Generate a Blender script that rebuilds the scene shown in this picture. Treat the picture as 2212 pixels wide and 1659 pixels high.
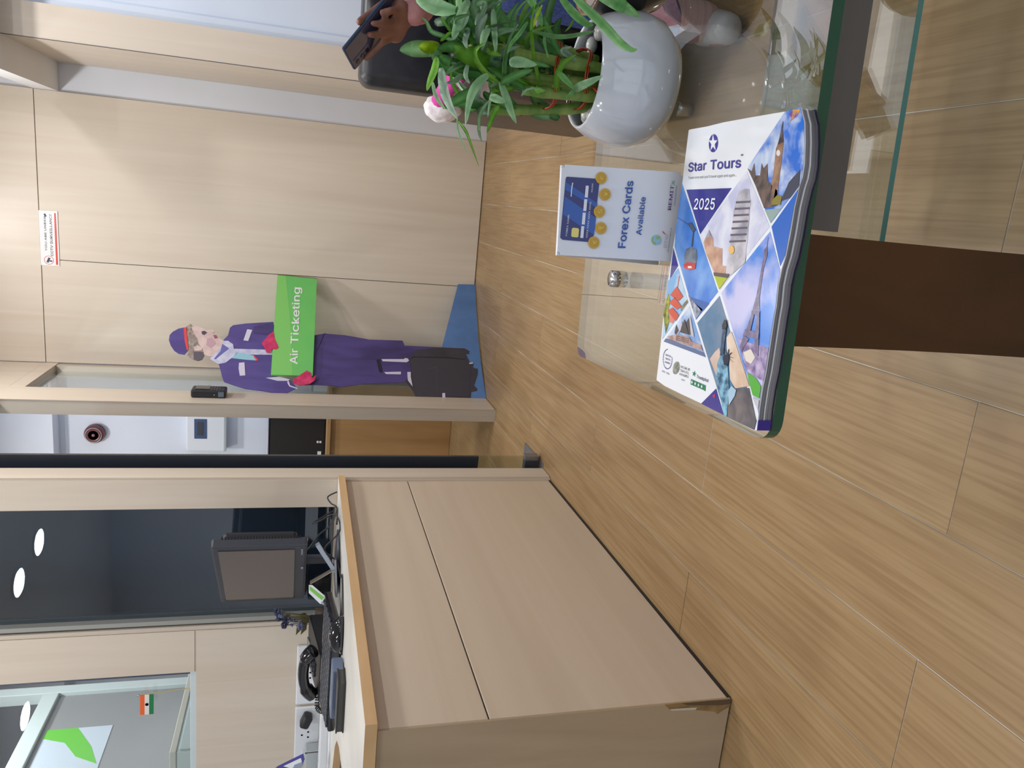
import bpy, bmesh, math, random
from mathutils import Vector, Matrix, noise
random.seed(7)
for o in list(bpy.data.objects): bpy.data.objects.remove(o)
SC = bpy.context.scene; COL = SC.collection

# ------------------------------------------------------------------ camera
F_PX, PITCH, YAW, ROLL, CAM_H = 1640.0, 0.27105351, -0.23697636, 0.03108989, 0.90
CAM = Vector((0, 0, CAM_H))
_fw = Vector((math.sin(YAW)*math.cos(PITCH), math.cos(YAW)*math.cos(PITCH), -math.sin(PITCH)))
_r0 = Vector((math.cos(YAW), -math.sin(YAW), 0)); _u0 = _r0.cross(_fw)
_rt = _r0*math.cos(ROLL) + _u0*math.sin(ROLL); _up = -_r0*math.sin(ROLL) + _u0*math.cos(ROLL)
cam_data = bpy.data.cameras.new('camera'); cam = bpy.data.objects.new('camera', cam_data); COL.objects.link(cam)
cam_data.sensor_fit = 'HORIZONTAL'; cam_data.sensor_width = 36; cam_data.lens = F_PX/2212*36
cam_data.clip_start = 0.02
# the phone was held upright but the picture is stored lying on its side: image right = world down
cx, cy, cz = -_up, _rt, -_fw
cam.matrix_world = Matrix(((cx.x, cy.x, cz.x, 0), (cx.y, cy.y, cz.y, 0), (cx.z, cy.z, cz.z, CAM_H), (0, 0, 0, 1)))
SC.camera = cam

# ------------------------------------------------------------------ world, light, exposure
w = bpy.data.worlds.new('world'); SC.world = w; w.use_nodes = True
w.node_tree.nodes['Background'].inputs[0].default_value = (0.8, 0.88, 1.0, 1)
w.node_tree.nodes['Background'].inputs[1].default_value = 1.3
SC.view_settings.view_transform = 'Standard'; SC.view_settings.look = 'None'
SC.view_settings.gamma = 1; SC.view_settings.use_curve_mapping = False
SC.view_settings.exposure = 0.24
SC.cycles.use_denoising = True
SC.cycles.max_bounces = 10; SC.cycles.transparent_max_bounces = 24; SC.cycles.caustics_reflective = False; SC.cycles.caustics_refractive = False
CEIL = 2.6
LAMP_W = 11.0
LAMP_SPOTS = [(-0.35, 3.25, 1), (-0.25, 2.1, 1), (-0.2, 0.9, .45), (0.75, 2.55, 1.1), (0.75, 1.3, .9), (0.75, 0.0, .3), (-0.2, -0.6, .3),
              (-2.52, -0.30, .5), (-2.61, 0.10, .5), (-3.56, 0.16, .5), (-1.7, 1.75, .8)]
INNER_LAMPS = [(-1.55, 3.75, .8), (-2.15, 3.2, 1.0)]  # unseen lamps added to brighten the back room and its partition

# ------------------------------------------------------------------ helpers: pixels to places
def ray(px, py):
    return _fw + _rt*((829.5-py)/F_PX) - _up*((px-1106)/F_PX)
def at(px, py, plane):
    p0, n = plane; d = ray(px, py); t = (p0-CAM).dot(n)/d.dot(n); return CAM + d*t
def PY(y): return (Vector((0, y, 0)), Vector((0, -1, 0)))
def PZ(z): return (Vector((0, 0, z)), Vector((0, 0, 1)))
def PX(x): return (Vector((x, 0, 0)), Vector((1, 0, 0)))
V = Vector

# ------------------------------------------------------------------ helpers: objects
def link(o, parent=None, kind=None):
    COL.objects.link(o)
    if parent is not None:
        o.parent = parent; o.matrix_parent_inverse = Matrix.Translation(parent.location).inverted()
    if kind: o['kind'] = kind
    return o
def obj(name, bm, m, parent=None, smooth=False, kind=None):
    me = bpy.data.meshes.new(name)
    bmesh.ops.recalc_face_normals(bm, faces=bm.faces)
    bm.to_mesh(me); bm.free()
    for mm in (m if isinstance(m, (list, tuple)) else [m]): me.materials.append(mm)
    if smooth:
        for p in me.polygons: p.use_smooth = True
    return link(bpy.data.objects.new(name, me), parent, kind)
def thing(name, label, cat, loc=(0, 0, 0), group=None):
    o = bpy.data.objects.new(name, None); o.location = loc; o.empty_display_size = .05; COL.objects.link(o)
    return tag(o, label, cat, group)
def tag(o, label, cat, group=None):
    o['label'] = label; o['category'] = cat
    if group: o['group'] = group
    return o
def BM(): return bmesh.new()
def box(bm, x0, x1, y0, y1, z0, z1, bev=0.0, mi=0):
    b = bmesh.new()
    r = bmesh.ops.create_cube(b, size=1)
    for v in b.verts:
        v.co = V((x0+(v.co.x+.5)*(x1-x0), y0+(v.co.y+.5)*(y1-y0), z0+(v.co.z+.5)*(z1-z0)))
    if bev: bmesh.ops.bevel(b, geom=b.edges[:], offset=bev, segments=2, affect='EDGES', profile=.5)
    for f in b.faces: f.material_index = mi
    return merge(bm, b)
def merge(bm, b, M=None):
    me = bpy.data.meshes.new('tmp'); b.to_mesh(me); b.free()
    if M is not None: me.transform(M)
    bm.from_mesh(me); bpy.data.meshes.remove(me); return bm
def B(name, x0, x1, y0, y1, z0, z1, m, parent=None, bev=0.0, kind=None):
    return obj(name, box(BM(), x0, x1, y0, y1, z0, z1, bev), m, parent, kind=kind)
def prism(bm, pts, n, th):
    """polygon pts (front), extruded back along -n by th"""
    a = [bm.verts.new(p) for p in pts]; b = [bm.verts.new(p-n*th) for p in pts]
    bm.faces.new(a); bm.faces.new(list(reversed(b)))
    k = len(a)
    for i in range(k): bm.faces.new((a[i], b[i], b[(i+1) % k], a[(i+1) % k]))
    return bm
def frames(pts):
    out = []; n = len(pts); ref = None
    for i in range(n):
        t = (pts[min(i+1, n-1)]-pts[max(i-1, 0)]).normalized()
        if ref is None:
            ref = t.orthogonal().normalized()
        ref = (ref-t*ref.dot(t)).normalized(); out.append((t, ref, t.cross(ref)))
    return out
def tube(bm, pts, r, seg=8, cap=True):
    pts = [V(p) for p in pts]; rs = r if isinstance(r, (list, tuple)) else [r]*len(pts); rings = []
    for p, rr, (t, a, b) in zip(pts, rs, frames(pts)):
        rings.append([bm.verts.new(p+(a*math.cos(2*math.pi*k/seg)+b*math.sin(2*math.pi*k/seg))*rr) for k in range(seg)])
    for i in range(len(rings)-1):
        for k in range(seg): bm.faces.new((rings[i][k], rings[i][(k+1) % seg], rings[i+1][(k+1) % seg], rings[i+1][k]))
    if cap: bm.faces.new(rings[0]); bm.faces.new(list(reversed(rings[-1])))
    return bm
def smooth_path(pts, n=6):
    pts = [V(p) for p in pts]; out = []
    for i in range(len(pts)-1):
        p0, p1, p2, p3 = pts[max(i-1, 0)], pts[i], pts[i+1], pts[min(i+2, len(pts)-1)]
        for k in range(n):
            t = k/n
            out.append(.5*((2*p1)+(p2-p0)*t+(2*p0-5*p1+4*p2-p3)*t*t+(3*p1-p0-3*p2+p3)*t**3))
    return out+[pts[-1]]
def lathe(bm, prof, c, seg=32, axis='Z'):
    rings = []
    for r, h in prof:
        ring = []
        for k in range(seg):
            a = 2*math.pi*k/seg; q = V((r*math.cos(a), r*math.sin(a), h))
            if axis == 'Y': q = V((q.x, -q.z, q.y))
            if axis == 'X': q = V((q.z, q.x, q.y))
            ring.append(bm.verts.new(V(c)+q))
        rings.append(ring)
    for i in range(len(rings)-1):
        for k in range(seg): bm.faces.new((rings[i][k], rings[i][(k+1) % seg], rings[i+1][(k+1) % seg], rings[i+1][k]))
    if prof[0][0] > 1e-6: bm.faces.new(rings[0])
    if prof[-1][0] > 1e-6: bm.faces.new(rings[-1])
    bmesh.ops.remove_doubles(bm, verts=bm.verts[:], dist=1e-6)
    return bm
def ball(bm, c, r, sub=2, s=(1, 1, 1)):
    b = bmesh.new(); bmesh.ops.create_icosphere(b, subdivisions=sub, radius=r)
    return merge(bm, b, Matrix.Translation(V(c)) @ Matrix.Diagonal((s[0], s[1], s[2], 1)))
def rbox(bm, M, sx, sy, sz, bev=.003, seg=2):
    b = bmesh.new(); bmesh.ops.create_cube(b, size=1)
    for v in b.verts: v.co = V((v.co.x*sx, v.co.y*sy, v.co.z*sz))
    if bev: bmesh.ops.bevel(b, geom=b.edges[:], offset=bev, segments=seg, affect='EDGES', profile=.5)
    return merge(bm, b, M)
def basis(o, x, y, z):
    return Matrix(((x.x, y.x, z.x, o.x), (x.y, y.y, z.y, o.y), (x.z, y.z, z.z, o.z), (0, 0, 0, 1)))
LAYER = 0.0004
def decal(name, px, plane, layer, m, parent, th=None):
    n = plane[1]
    pts = [at(x, y, plane)+n*(LAYER*layer) for x, y in px]
    return obj(name, prism(BM(), pts, n, LAYER*.8 if th is None else th), m, parent)
def ellipse_px(cx_, cy_, rx, ry, k=24, rot=0):
    return [(cx_+rx*math.cos(a)*math.cos(rot)-ry*math.sin(a)*math.sin(rot), cy_+rx*math.cos(a)*math.sin(rot)+ry*math.sin(a)*math.cos(rot)) for a in [2*math.pi*i/k for i in range(k)]]
FONT = None
try:  # the sans typeface that ships with Blender; the built-in one otherwise
    FONT = bpy.data.fonts.load(bpy.utils.system_resource('DATAFILES')+'/fonts/Inter.woff2')
except Exception: pass
def text3(name, s, a, b, c, n, m, parent, layer=2, bold=.022):
    """lettering s: baseline from a to b, cap height from a to c (world points), on the plane of normal n"""
    cu = bpy.data.curves.new('t', 'FONT'); cu.body = s; cu.size = 1; cu.resolution_u = 3; cu.offset = 0
    if FONT: cu.font = FONT
    t = bpy.data.objects.new('t', cu); COL.objects.link(t)
    dg = bpy.context.evaluated_depsgraph_get(); dg.update()
    me = bpy.data.meshes.new_from_object(t.evaluated_get(dg))
    bpy.data.objects.remove(t)
    xs = [v.co.x for v in me.vertices]
    if not xs: return None
    x0, x1 = min(xs), max(xs); cap = 0.72
    for v in me.vertices:
        v.co = a+(b-a)*((v.co.x-x0)/(x1-x0))+(c-a)*(v.co.y/cap)+n*(LAYER*layer)
    if bold:  # heavier strokes: a few copies shifted by a fraction of the letter height
        tb_ = bmesh.new(); hx = (b-a).normalized()*((c-a).length*bold*1.1); hy = (c-a)*(bold*.8)
        for sx, sy in ((0, 0), (1, 0), (-1, 0), (0, 1), (0, -1)):
            m9 = me.copy(); m9.transform(Matrix.Translation(hx*sx+hy*sy+n*(.00003*(2*sx+sy+3)))); tb_.from_mesh(m9); bpy.data.meshes.remove(m9)
        tb_.to_mesh(me); tb_.free()
    me.name = name; me.materials.clear(); me.materials.append(m)
    return link(bpy.data.objects.new(name, me), parent)
def text_px(name, s, pa, pb, pc, plane, m, parent, layer=2, bold=.022):
    return text3(name, s, at(*pa, plane), at(*pb, plane), at(*pc, plane), plane[1], m, parent, layer, bold)

# ------------------------------------------------------------------ helpers: materials
def S(r, g, b):  # sRGB 0..255 -> linear
    f = lambda c: (c/255/12.92) if c/255 <= .04045 else ((c/255+.055)/1.055)**2.4
    return (f(r), f(g), f(b), 1)
def mat(name, col, rough=.5, metal=0.0, spec=.5, coat=0.0, emit=None):
    m = bpy.data.materials.new(name); m.use_nodes = True; p = m.node_tree.nodes['Principled BSDF']
    p.inputs['Base Color'].default_value = col; p.inputs['Roughness'].default_value = rough; p.inputs['Metallic'].default_value = metal
    p.inputs['Specular IOR Level'].default_value = spec; p.inputs['Coat Weight'].default_value = coat
    if emit: p.inputs['Emission Color'].default_value = col; p.inputs['Emission Strength'].default_value = emit
    return m
def noisy(name, c1, c2, scale=(5, 5, 5), rough=.5, detail=4, dist=0.0, lo=.35, hi=.65, bump=0.0, spec=.5, rnd=False, coat=0.0, base=1.0, extra=None):
    m = mat(name, c1, rough, spec=spec, coat=coat); nt = m.node_tree; p = nt.nodes['Principled BSDF']; N = nt.nodes.new; L = nt.links.new
    tc = N('ShaderNodeTexCoord'); mp = N('ShaderNodeMapping'); mp.inputs['Scale'].default_value = scale
    nz = N('ShaderNodeTexNoise'); nz.inputs['Scale'].default_value = base; nz.inputs['Detail'].default_value = detail; nz.inputs['Distortion'].default_value = dist
    cr = N('ShaderNodeValToRGB'); cr.color_ramp.elements[0].position = lo; cr.color_ramp.elements[1].position = hi
    cr.color_ramp.elements[0].color = c1; cr.color_ramp.elements[1].color = c2
    if rnd:
        oi = N('ShaderNodeObjectInfo'); ml = N('ShaderNodeVectorMath'); ml.operation = 'MULTIPLY_ADD'
        cb = N('ShaderNodeCombineXYZ')
        for k in range(3): L(oi.outputs['Random'], cb.inputs[k])
        ml.inputs[1].default_value = (37, 53, 11); L(cb.outputs[0], ml.inputs[0]); L(tc.outputs['Object'], ml.inputs[2]); L(ml.outputs[0], mp.inputs[0])
    else: L(tc.outputs['Object'], mp.inputs[0])
    L(mp.outputs[0], nz.inputs['Vector']); L(nz.outputs['Fac'], cr.inputs[0])
    out = cr.outputs[0]
    if rnd:
        hs = N('ShaderNodeHueSaturation'); mr = N('ShaderNodeMapRange'); mr.inputs['To Min'].default_value = .94; mr.inputs['To Max'].default_value = 1.04
        L(oi.outputs['Random'], mr.inputs['Value']); L(mr.outputs[0], hs.inputs['Value']); L(out, hs.inputs['Color']); out = hs.outputs[0]
    if extra:  # second, finer layer multiplied in
        sc2, c2a, c2b = extra
        mp2 = N('ShaderNodeMapping'); mp2.inputs['Scale'].default_value = sc2; n2 = N('ShaderNodeTexNoise'); n2.inputs['Scale'].default_value = 1; n2.inputs['Detail'].default_value = 3
        L(mp.inputs[0].links[0].from_socket, mp2.inputs[0]); L(mp2.outputs[0], n2.inputs['Vector'])
        r2 = N('ShaderNodeValToRGB'); r2.color_ramp.elements[0].position = .35; r2.color_ramp.elements[1].position = .6
        r2.color_ramp.elements[0].color = c2a; r2.color_ramp.elements[1].color = c2b; L(n2.outputs['Fac'], r2.inputs[0])
        mx = N('ShaderNodeMix'); mx.data_type = 'RGBA'; mx.blend_type = 'MULTIPLY'; mx.inputs['Factor'].default_value = 1
        L(out, mx.inputs['A']); L(r2.outputs[0], mx.inputs['B']); out = mx.outputs['Result']
    L(out, p.inputs['Base Color'])
    if bump:
        bp = N('ShaderNodeBump'); bp.inputs['Strength'].default_value = bump; bp.inputs['Distance'].default_value = .002
        L(nz.outputs['Fac'], bp.inputs['Height']); L(bp.outputs[0], p.inputs['Normal'])
    return m
def glass(name, tint, refl=1.0, ior=1.5, rough=0.0):
    m = bpy.data.materials.new(name); m.use_nodes = True; nt = m.node_tree; nt.nodes.clear(); N = nt.nodes.new; L = nt.links.new
    o = N('ShaderNodeOutputMaterial'); mx = N('ShaderNodeMixShader'); tr = N('ShaderNodeBsdfTransparent'); gl = N('ShaderNodeBsdfGlossy'); fr = N('ShaderNodeFresnel'); mu = N('ShaderNodeMath')
    tr.inputs[0].default_value = tint; gl.inputs['Roughness'].default_value = rough; gl.inputs['Color'].default_value = (1, 1, 1, 1); fr.inputs['IOR'].default_value = ior
    ge = N('ShaderNodeNewGeometry'); ml = N('ShaderNodeMath'); ml.operation = 'MULTIPLY_ADD'; ml.inputs[1].default_value = 1/ior-ior; ml.inputs[2].default_value = ior
    L(ge.outputs['Backfacing'], ml.inputs[0]); L(ml.outputs[0], fr.inputs['IOR'])
    mu.operation = 'MULTIPLY'; mu.inputs[1].default_value = refl; L(fr.outputs[0], mu.inputs[0]); L(mu.outputs[0], mx.inputs[0]); L(tr.outputs[0], mx.inputs[1]); L(gl.outputs[0], mx.inputs[2]); L(mx.outputs[0], o.inputs[0])
    return m
LAM = noisy('light_oak_laminate', S(208, 194, 178), S(215, 204, 189), (20, 20, .8), .38, 6, .8, lo=.3, hi=.7)
LAM_H = noisy('light_oak_laminate_horizontal', S(203, 186, 165), S(211, 195, 175), (18, .8, 18), .36, 6, .8, lo=.3, hi=.7)
LAM_X = noisy('light_oak_laminate_shaded', S(172, 152, 126), S(184, 164, 138), (14, 14, 1.3), .4, 5, .8, lo=.3, hi=.7)  # same oak laminate, colour darkened for the less lit end of the desk
LAM_GREY = noisy('grey_oak_laminate', S(194, 182, 168), S(204, 193, 179), (24, 24, 1.2), .4, 5, .6)
EDGE_TAN = noisy('tan_edge_band', S(208, 172, 126), S(218, 182, 136), (8, 3, 30), .5, 5, .4)
DESK_TOP = noisy('worn_cream_laminate', S(208, 205, 198), S(224, 222, 216), (6, 2, 6), .3, 5, .5)
PLANK = noisy('wood_look_tile', S(151, 122, 85), S(166, 139, 101), (5, .7, 5), .36, 8, 1.6, lo=.28, hi=.72, bump=.0, rnd=True, extra=((130, 4, 130), S(232, 226, 217), S(255, 255, 255)))
GROUT = noisy('light_grout', S(200, 195, 186), S(150, 142, 132), (3, 3, 3), .9, lo=.42, hi=.6)
WHITE_WALL = noisy('cool_white_paint', S(220, 225, 236), S(227, 232, 242), (2, 2, 2), .7)
WHITE_BLUE = noisy('pale_blue_white_paint', S(212, 223, 240), S(219, 230, 246), (2, 2, 2), .65)
CEILM = noisy('white_ceiling_paint', S(228, 229, 231), S(234, 235, 237), (2, 2, 2), .85)
DARK = mat('black_plastic', S(34, 35, 41), .42)
DARK2 = mat('charcoal_plastic', S(58, 61, 70), .45)
GLOSSBLK = mat('glossy_black_plastic', S(24, 25, 31), .12, coat=.4)
FILM = mat('black_film', S(44, 50, 61), .35)
SILVER = mat('silver_plastic', S(160, 165, 178), .35, metal=.4)
CHROME = mat('brushed_chrome', S(205, 205, 208), .18, metal=1)
STEEL = mat('satin_steel', S(150, 152, 158), .38, metal=.85)
WHITE_PL = mat('white_plastic', S(226, 230, 236), .35)
GREY_PL = mat('pale_grey_plastic', S(176, 184, 188), .4)
LEATHER = noisy('black_leather', S(30, 31, 36), S(40, 41, 47), (30, 30, 30), .4, 4, bump=.12)
LEATHER_BR = noisy('dark_brown_leather', S(72, 62, 56), S(84, 73, 66), (30, 30, 30), .45, 4, bump=.12)
BROWN_WOOD = noisy('dark_wenge_veneer', S(36, 26, 21), S(84, 56, 36), (4, 4, 1.0), .32, 5, 2.2)
CAB_WOOD = noisy('honey_oak_veneer', S(176, 134, 86), S(196, 154, 104), (10, 10, 1), .4, 5, .6)
GLASS_CLEAR = glass('clear_glass', (.93, .955, .945, 1), 1.0)
GLASS_TOP = glass('table_glass', (.87, .905, .895, 1), 2.2, 1.52)
GLASS_PART = glass('partition_glass', (.82, .87, .87, 1), 1.3)
GLASS_DARK = glass('dark_tinted_glass', (.76, .86, .93, 1), 3.0)
GLASS_EDGE = mat('green_glass_edge', S(20, 84, 68), .12, spec=.8)
GLASS_EDGE2 = mat('pale_green_glass_edge', S(116, 150, 146), .15, spec=.6)
TEAL_EDGE = mat('teal_glass_edge', S(96, 150, 146), .2)
WHITE_ALU = mat('white_aluminium', S(205, 218, 222), .35)
GREY_ALU = mat('grey_aluminium', S(150, 152, 148), .4)

# ------------------------------------------------------------------ the setting
XP = -0.967          # face of the reception desk / partition line
YB, YD, YI = 4.08, 2.52, 4.72
fl = B('floor', -4.3, 2.2, -2.4, 4.95, -.06, -.0012, GROUT, kind='structure')
me = bpy.data.meshes.new('plank')
_b = box(BM(), -.0991, .0991, -.6656, .6656, -.01, 0, .0008); bmesh.ops.recalc_face_normals(_b, faces=_b.faces); _b.to_mesh(me); _b.free(); me.materials.append(PLANK)
for i in range(-14, 10):
    x = .2*i+.1
    y = (1.47 if i % 2 else .82)-1.335*3+random.uniform(-.012, .012)
    while y < 4.9:
        a, b2 = max(y, -2.35), min(y+1.335, 4.9)
        if b2-a > .1:
            o = bpy.data.objects.new('plank', me); o.location = (x, (a+b2)/2, random.uniform(-.0004, .0004)); o.scale = (1, (b2-a-.0018)/1.3312, 1)
            link(o, fl)
        y += 1.335
B('ceiling', -4.3, 2.2, -2.4, 4.95, CEIL, CEIL+.08, CEILM, kind='structure')
wb = B('wall_back', -1.02, 2.2, YB, YB+.1, 0, CEIL, WHITE_WALL, kind='structure')
GAP = .0015
B('panel', -.445+GAP, .317, YB-.014, YB, .004, 2.10-GAP, LAM, wb, .001)
B('panel', -.945, -.445-GAP, YB-.014, YB, .004, 2.10-GAP, LAM, wb, .001)
B('panel', -.945, .317, YB-.014, YB, 2.10+GAP, CEIL, LAM, wb, .001)
B('panel_joint', -.945, .317, YB-.004, YB+.001, .002, CEIL, DARK2, wb)
# boxed column on the right and the painted wall beside it
pc = B('wall_column', .447, .566, 3.40, YB, 0, CEIL, LAM, kind='structure')
B('panel', .443, .447, 3.396, YB-.001, .003, CEIL, LAM_H if False else LAM, pc)
B('panel', .4445, .567, 3.392, 3.3985, .003, CEIL, LAM, pc)
B('corner_joint', .4422, .4443, 3.391, 3.3955, .003, CEIL, DARK2, pc)
B('wall_right_front', .568, 2.2, 3.44, 3.54, 0, CEIL, WHITE_BLUE, kind='structure')
B('trim_1', .5675, .61, 3.425, 3.44, 0, CEIL, WHITE_BLUE, kind='structure')
B('wall_right', 2.1, 2.2, -2.4, 3.44, 0, CEIL, WHITE_WALL, kind='structure')
B('wall_left', -4.3, -4.2, -2.4, YI, 0, CEIL, WHITE_WALL, kind='structure')
wf = B('wall_front', -4.2, -1.7, -2.4, -2.3, 0, CEIL, WHITE_WALL, kind='structure')
B('pier', 1.9, 2.1, -2.4, -2.3, 0, CEIL, WHITE_WALL, wf)
B('lintel', -1.7, 1.9, -2.4, -2.3, 2.4, CEIL, WHITE_WALL, wf)
B('sill', -1.7, 1.9, -2.4, -2.3, 0, .12, WHITE_WALL, wf)
ws = B('added_fill_window', -1.69, 1.89, -2.355, -2.345, .13, 2.39, GLASS_CLEAR, kind='structure')  # shopfront glazing added behind the camera to let in soft fill light
for x_ in (-1.68, -.5, .7, 1.86): B('mullion', x_-.02, x_+.02, -2.38, -2.32, .12, 2.4, WHITE_ALU, ws)
B('trim_2', .318, 2.1, 3.25, YB-.002, 2.0, 2.1, CEILM, kind='structure')     # boxed soffit
# wall behind the reception desk (faces the camera), with the dark pane and the second window
wd = B('wall_desk', -1.676, -1.516, YD, YD+.09, 0, CEIL, LAM, kind='structure')
B('panel', -4.2, -1.676, YD, YD+.09, 0, 1.218, LAM, wd)
B('panel', -1.676, -1.516, YD-.003, YD, 1.226+GAP, CEIL, LAM, wd)
B('panel', -4.2, -1.516, YD-.003, YD, .004, 1.222, LAM, wd)
B('panel', -4.2, -1.676, YD, YD+.09, 2.12, CEIL, LAM, wd)
B('panel', -1.516, -1.061, YD+.01, YD+.08, 0, .772, LAM, wd)
# posts of the partition
po = B('trim_3', -1.061, -.9605, YD-.012, 2.605, 0, CEIL, LAM_GREY, kind='structure')
B('face_board', -.9602, -.955, YD-.006, 2.604, .003, CEIL, LAM, po)
B('face_board', -1.0605, -.9612, YD-.0145, YD-.0122, .003, CEIL, LAM, po)
po2 = B('trim_4', -1.008, -.9485, 3.388, 3.585, 0, CEIL, LAM_GREY, kind='structure')
B('face_board', -.948, -.945, 3.386, 3.587, .006, CEIL, LAM, po2)
B('trim_5', -1.0, -.946, 3.588, YB-.016, 2.045, 2.105, LAM, kind='structure')
B('wall_bulkhead', -1.005, -.947, 3.588, YB-.016, 2.107, CEIL, LAM, kind='structure')
B('trim_6', -1.004, -.95, 2.607, 3.386, 2.085, 2.13, WHITE_ALU, kind='structure')
B('wall_over_door', -1.004, -.948, 2.607, 3.386, 2.131, CEIL, LAM, kind='structure')
wn = B('window_1', -.984, -.976, 3.586, YB-.017, .004, 2.044, GLASS_PART, kind='structure')
B('frame_stile', -1.0, -.95, YB-.06, YB-.017, .004, 2.044, LAM_GREY, wn)
# dark pane behind the desk
wn2 = B('window_2', -1.478, -1.062, YD+.03, YD+.04, .775, CEIL-.01, GLASS_DARK, kind='structure')
B('frame_stile', -1.494, -1.478, YD+.004, YD+.06, .775, CEIL, GREY_ALU, wn2, .001)
B('frame_gap', -1.5, -1.495, YD+.02, YD+.06, .775, CEIL, DARK2, wn2)
B('frame_stile', -1.515, -1.5005, YD-.001, YD+.06, .775, CEIL, LAM_GREY, wn2, .001)
# upper window over the sockets
wn3 = B('window_3', -4.15, -1.705, YD+.045, YD+.053, 1.243, 2.118, GLASS_CLEAR, kind='structure')
B('frame_rail', -4.2, -1.677, YD+.002, YD+.085, 1.2195, 1.2425, WHITE_ALU, wn3, .002)
B('frame_stile', -1.704, -1.6765, YD+.03, YD+.085, 1.243, 2.118, mat('slate_glass_reflection', S(74, 86, 104), .2), wn3)  # stile widened in slate to stand for a dark reflection in the glass
# inner room seen through the door
B('wall_inner', -4.2, -1.02, YI, YI+.1, 0, CEIL, WHITE_WALL, kind='structure')
B('trim_7', -4.2, -1.02, YI-.12, YI-.001, 2.24, CEIL, WHITE_WALL, kind='structure')

# ------------------------------------------------------------------ lamps
def lamp(x, y, i, e, inner=False):
    where = 'added to brighten the back room' if inner else 'of the lobby'
    t = thing('ceiling_downlight', f'round white recessed ceiling downlight {where}', 'light', (x, y, CEIL), 'ceiling downlights '+where)
    bm = BM(); lathe(bm, [(.087, 0), (.105, 0), (.105, -.006), (.09, -.010), (.087, -.004), (.087, 0)], (x, y, CEIL), 28); obj('trim_ring', bm, WHITE_PL, t, True)
    bm = BM(); lathe(bm, [(.0, -.001), (.086, -.001)], (x, y, CEIL), 28); obj('diffuser', bm, WHITE_PL, t)
    ld = bpy.data.lights.new('downlight', 'AREA'); ld.shape = 'DISK'; ld.size = .17; ld.energy = LAMP_W*e; ld.color = (1, .98, .965)
    lo = bpy.data.objects.new('light_source', ld); lo.location = (x, y, CEIL-.012); link(lo, t)
for i, (x, y, e) in enumerate(LAMP_SPOTS): lamp(x, y, i, e)
for i, (x, y, e) in enumerate(INNER_LAMPS): lamp(x, y, i, e, True)

# ------------------------------------------------------------------ reception desk (L-shaped)
desk = thing('reception_desk', 'long beige oak-laminate reception desk with tan top edge', 'desk', (-1.2, 1.9, 0))
B('front_panel', -.983, XP, 1.232, 2.505, .009, .529-GAP, LAM_H, desk, .0015)
B('front_panel', -.983, XP, 1.232, 2.505, .529+GAP, .744, LAM_H, desk, .0015)
B('panel_joint', -.98, -.970, 1.236, 2.50, .52, .54, DARK, desk)
B('end_panel', -1.40, -.967, 1.226, 1.2315, .004, .744, LAM_X, desk)
B('core', -1.40, -.9835, 1.2325, 1.26, .004, .744, CAB_WOOD, desk)
B('plinth', -.99, -.9665, 1.232, 2.505, 0, .0085, DARK, desk)
B('return_panel', -2.35, -1.45, 2.44, 2.46, .004, .744, LAM_X, desk)
_top = [(-.945, 1.218), (-.945, 2.503), (-2.4, 2.503), (-2.4, 2.14), (-1.95, 2.135), (-1.77, 2.095), (-1.64, 2.03), (-1.555, 1.95), (-1.50, 1.85), (-1.455, 1.70), (-1.43, 1.5), (-1.42, 1.218)]
bm = BM(); prism(bm, [V((x, y, .768)) for x, y in _top], V((0, 0, 1)), .0225)
for f in bm.faces:
    f.normal_update(); f.material_index = 0 if f.normal.z > .5 else 1
o = obj('desk_top', bm, [DESK_TOP, EDGE_TAN], desk)
# chipped laminate near the floor at the desk corner
CHIP = noisy('exposed_particle_board', S(128, 100, 62), S(158, 128, 84), (40, 40, 40), .8)
_pl = PY(1.226)
def q4(x, y): return (1200+x/3.687, 1209+y/3.687)
decal('chipped_patch', [q4(870, 1155), q4(1130, 1130), q4(1395, 1108), q4(1390, 1165), q4(1330, 1200), q4(1288, 1230), q4(1268, 1210), q4(1120, 1196), q4(905, 1190)], _pl, 2, CHIP, desk, .002)
decal('lifted_laminate', [q4(910, 1185), q4(1040, 1176), q4(1125, 1172), q4(1110, 1192), q4(920, 1200)], _pl, 5, mat('pale_torn_laminate', S(200, 192, 172), .6), desk)
decal('corner_scuff', [(1470, 1519), (1577, 1510), (1578, 1519), (1560, 1522), (1490, 1523)], _pl, 4, mat('dark_scuff', S(96, 78, 60), .8), desk)

# ------------------------------------------------------------------ things on the desk
ZT = .7682
# monitor
R_, L_ = V((-1.005, 2.09, 0)), V((-1.335, 2.375, 0)); md = (L_-R_).normalized(); mn = V((md.y, -md.x, 0))
if mn.dot(V((0, -1, 0))) < 0: mn = -mn
mc = (R_+L_)/2; W_ = (L_-R_).length
mon = thing('computer_monitor', 'black flat monitor with vented casing turned towards the wall side of the desk', 'monitor', (mc.x, mc.y, ZT))
zb, zt_ = .868, 1.13; up = V((0, 0, 1))
Mm = basis(V((mc.x, mc.y, (zb+zt_)/2)), md, up, mn)
bm = BM(); rbox(bm, Mm @ Matrix.Translation((0, 0, -.016)), W_, zt_-zb, .03, .006); obj('casing', bm, DARK2, mon)
bm = BM(); rbox(bm, Mm @ Matrix.Translation((0, .002, -.048)), W_*.86, (zt_-zb)*.8, .036, .012); bk = obj('back_cover', bm, DARK, mon)
bm = BM()
for k in range(26): rbox(bm, Mm @ Matrix.Translation((-W_/2+.0005, -.11+k*.0085, -.030)), .003, .004, .008, 0)
obj('vent_slots', bm, mat('vent_black', S(14, 14, 16), .8), mon, kind='stuff')
SCREEN = mat('switched_off_screen_reflection', S(92, 84, 82), .22, spec=.6)  # brown-grey reflection of the room put into the base colour
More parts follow.
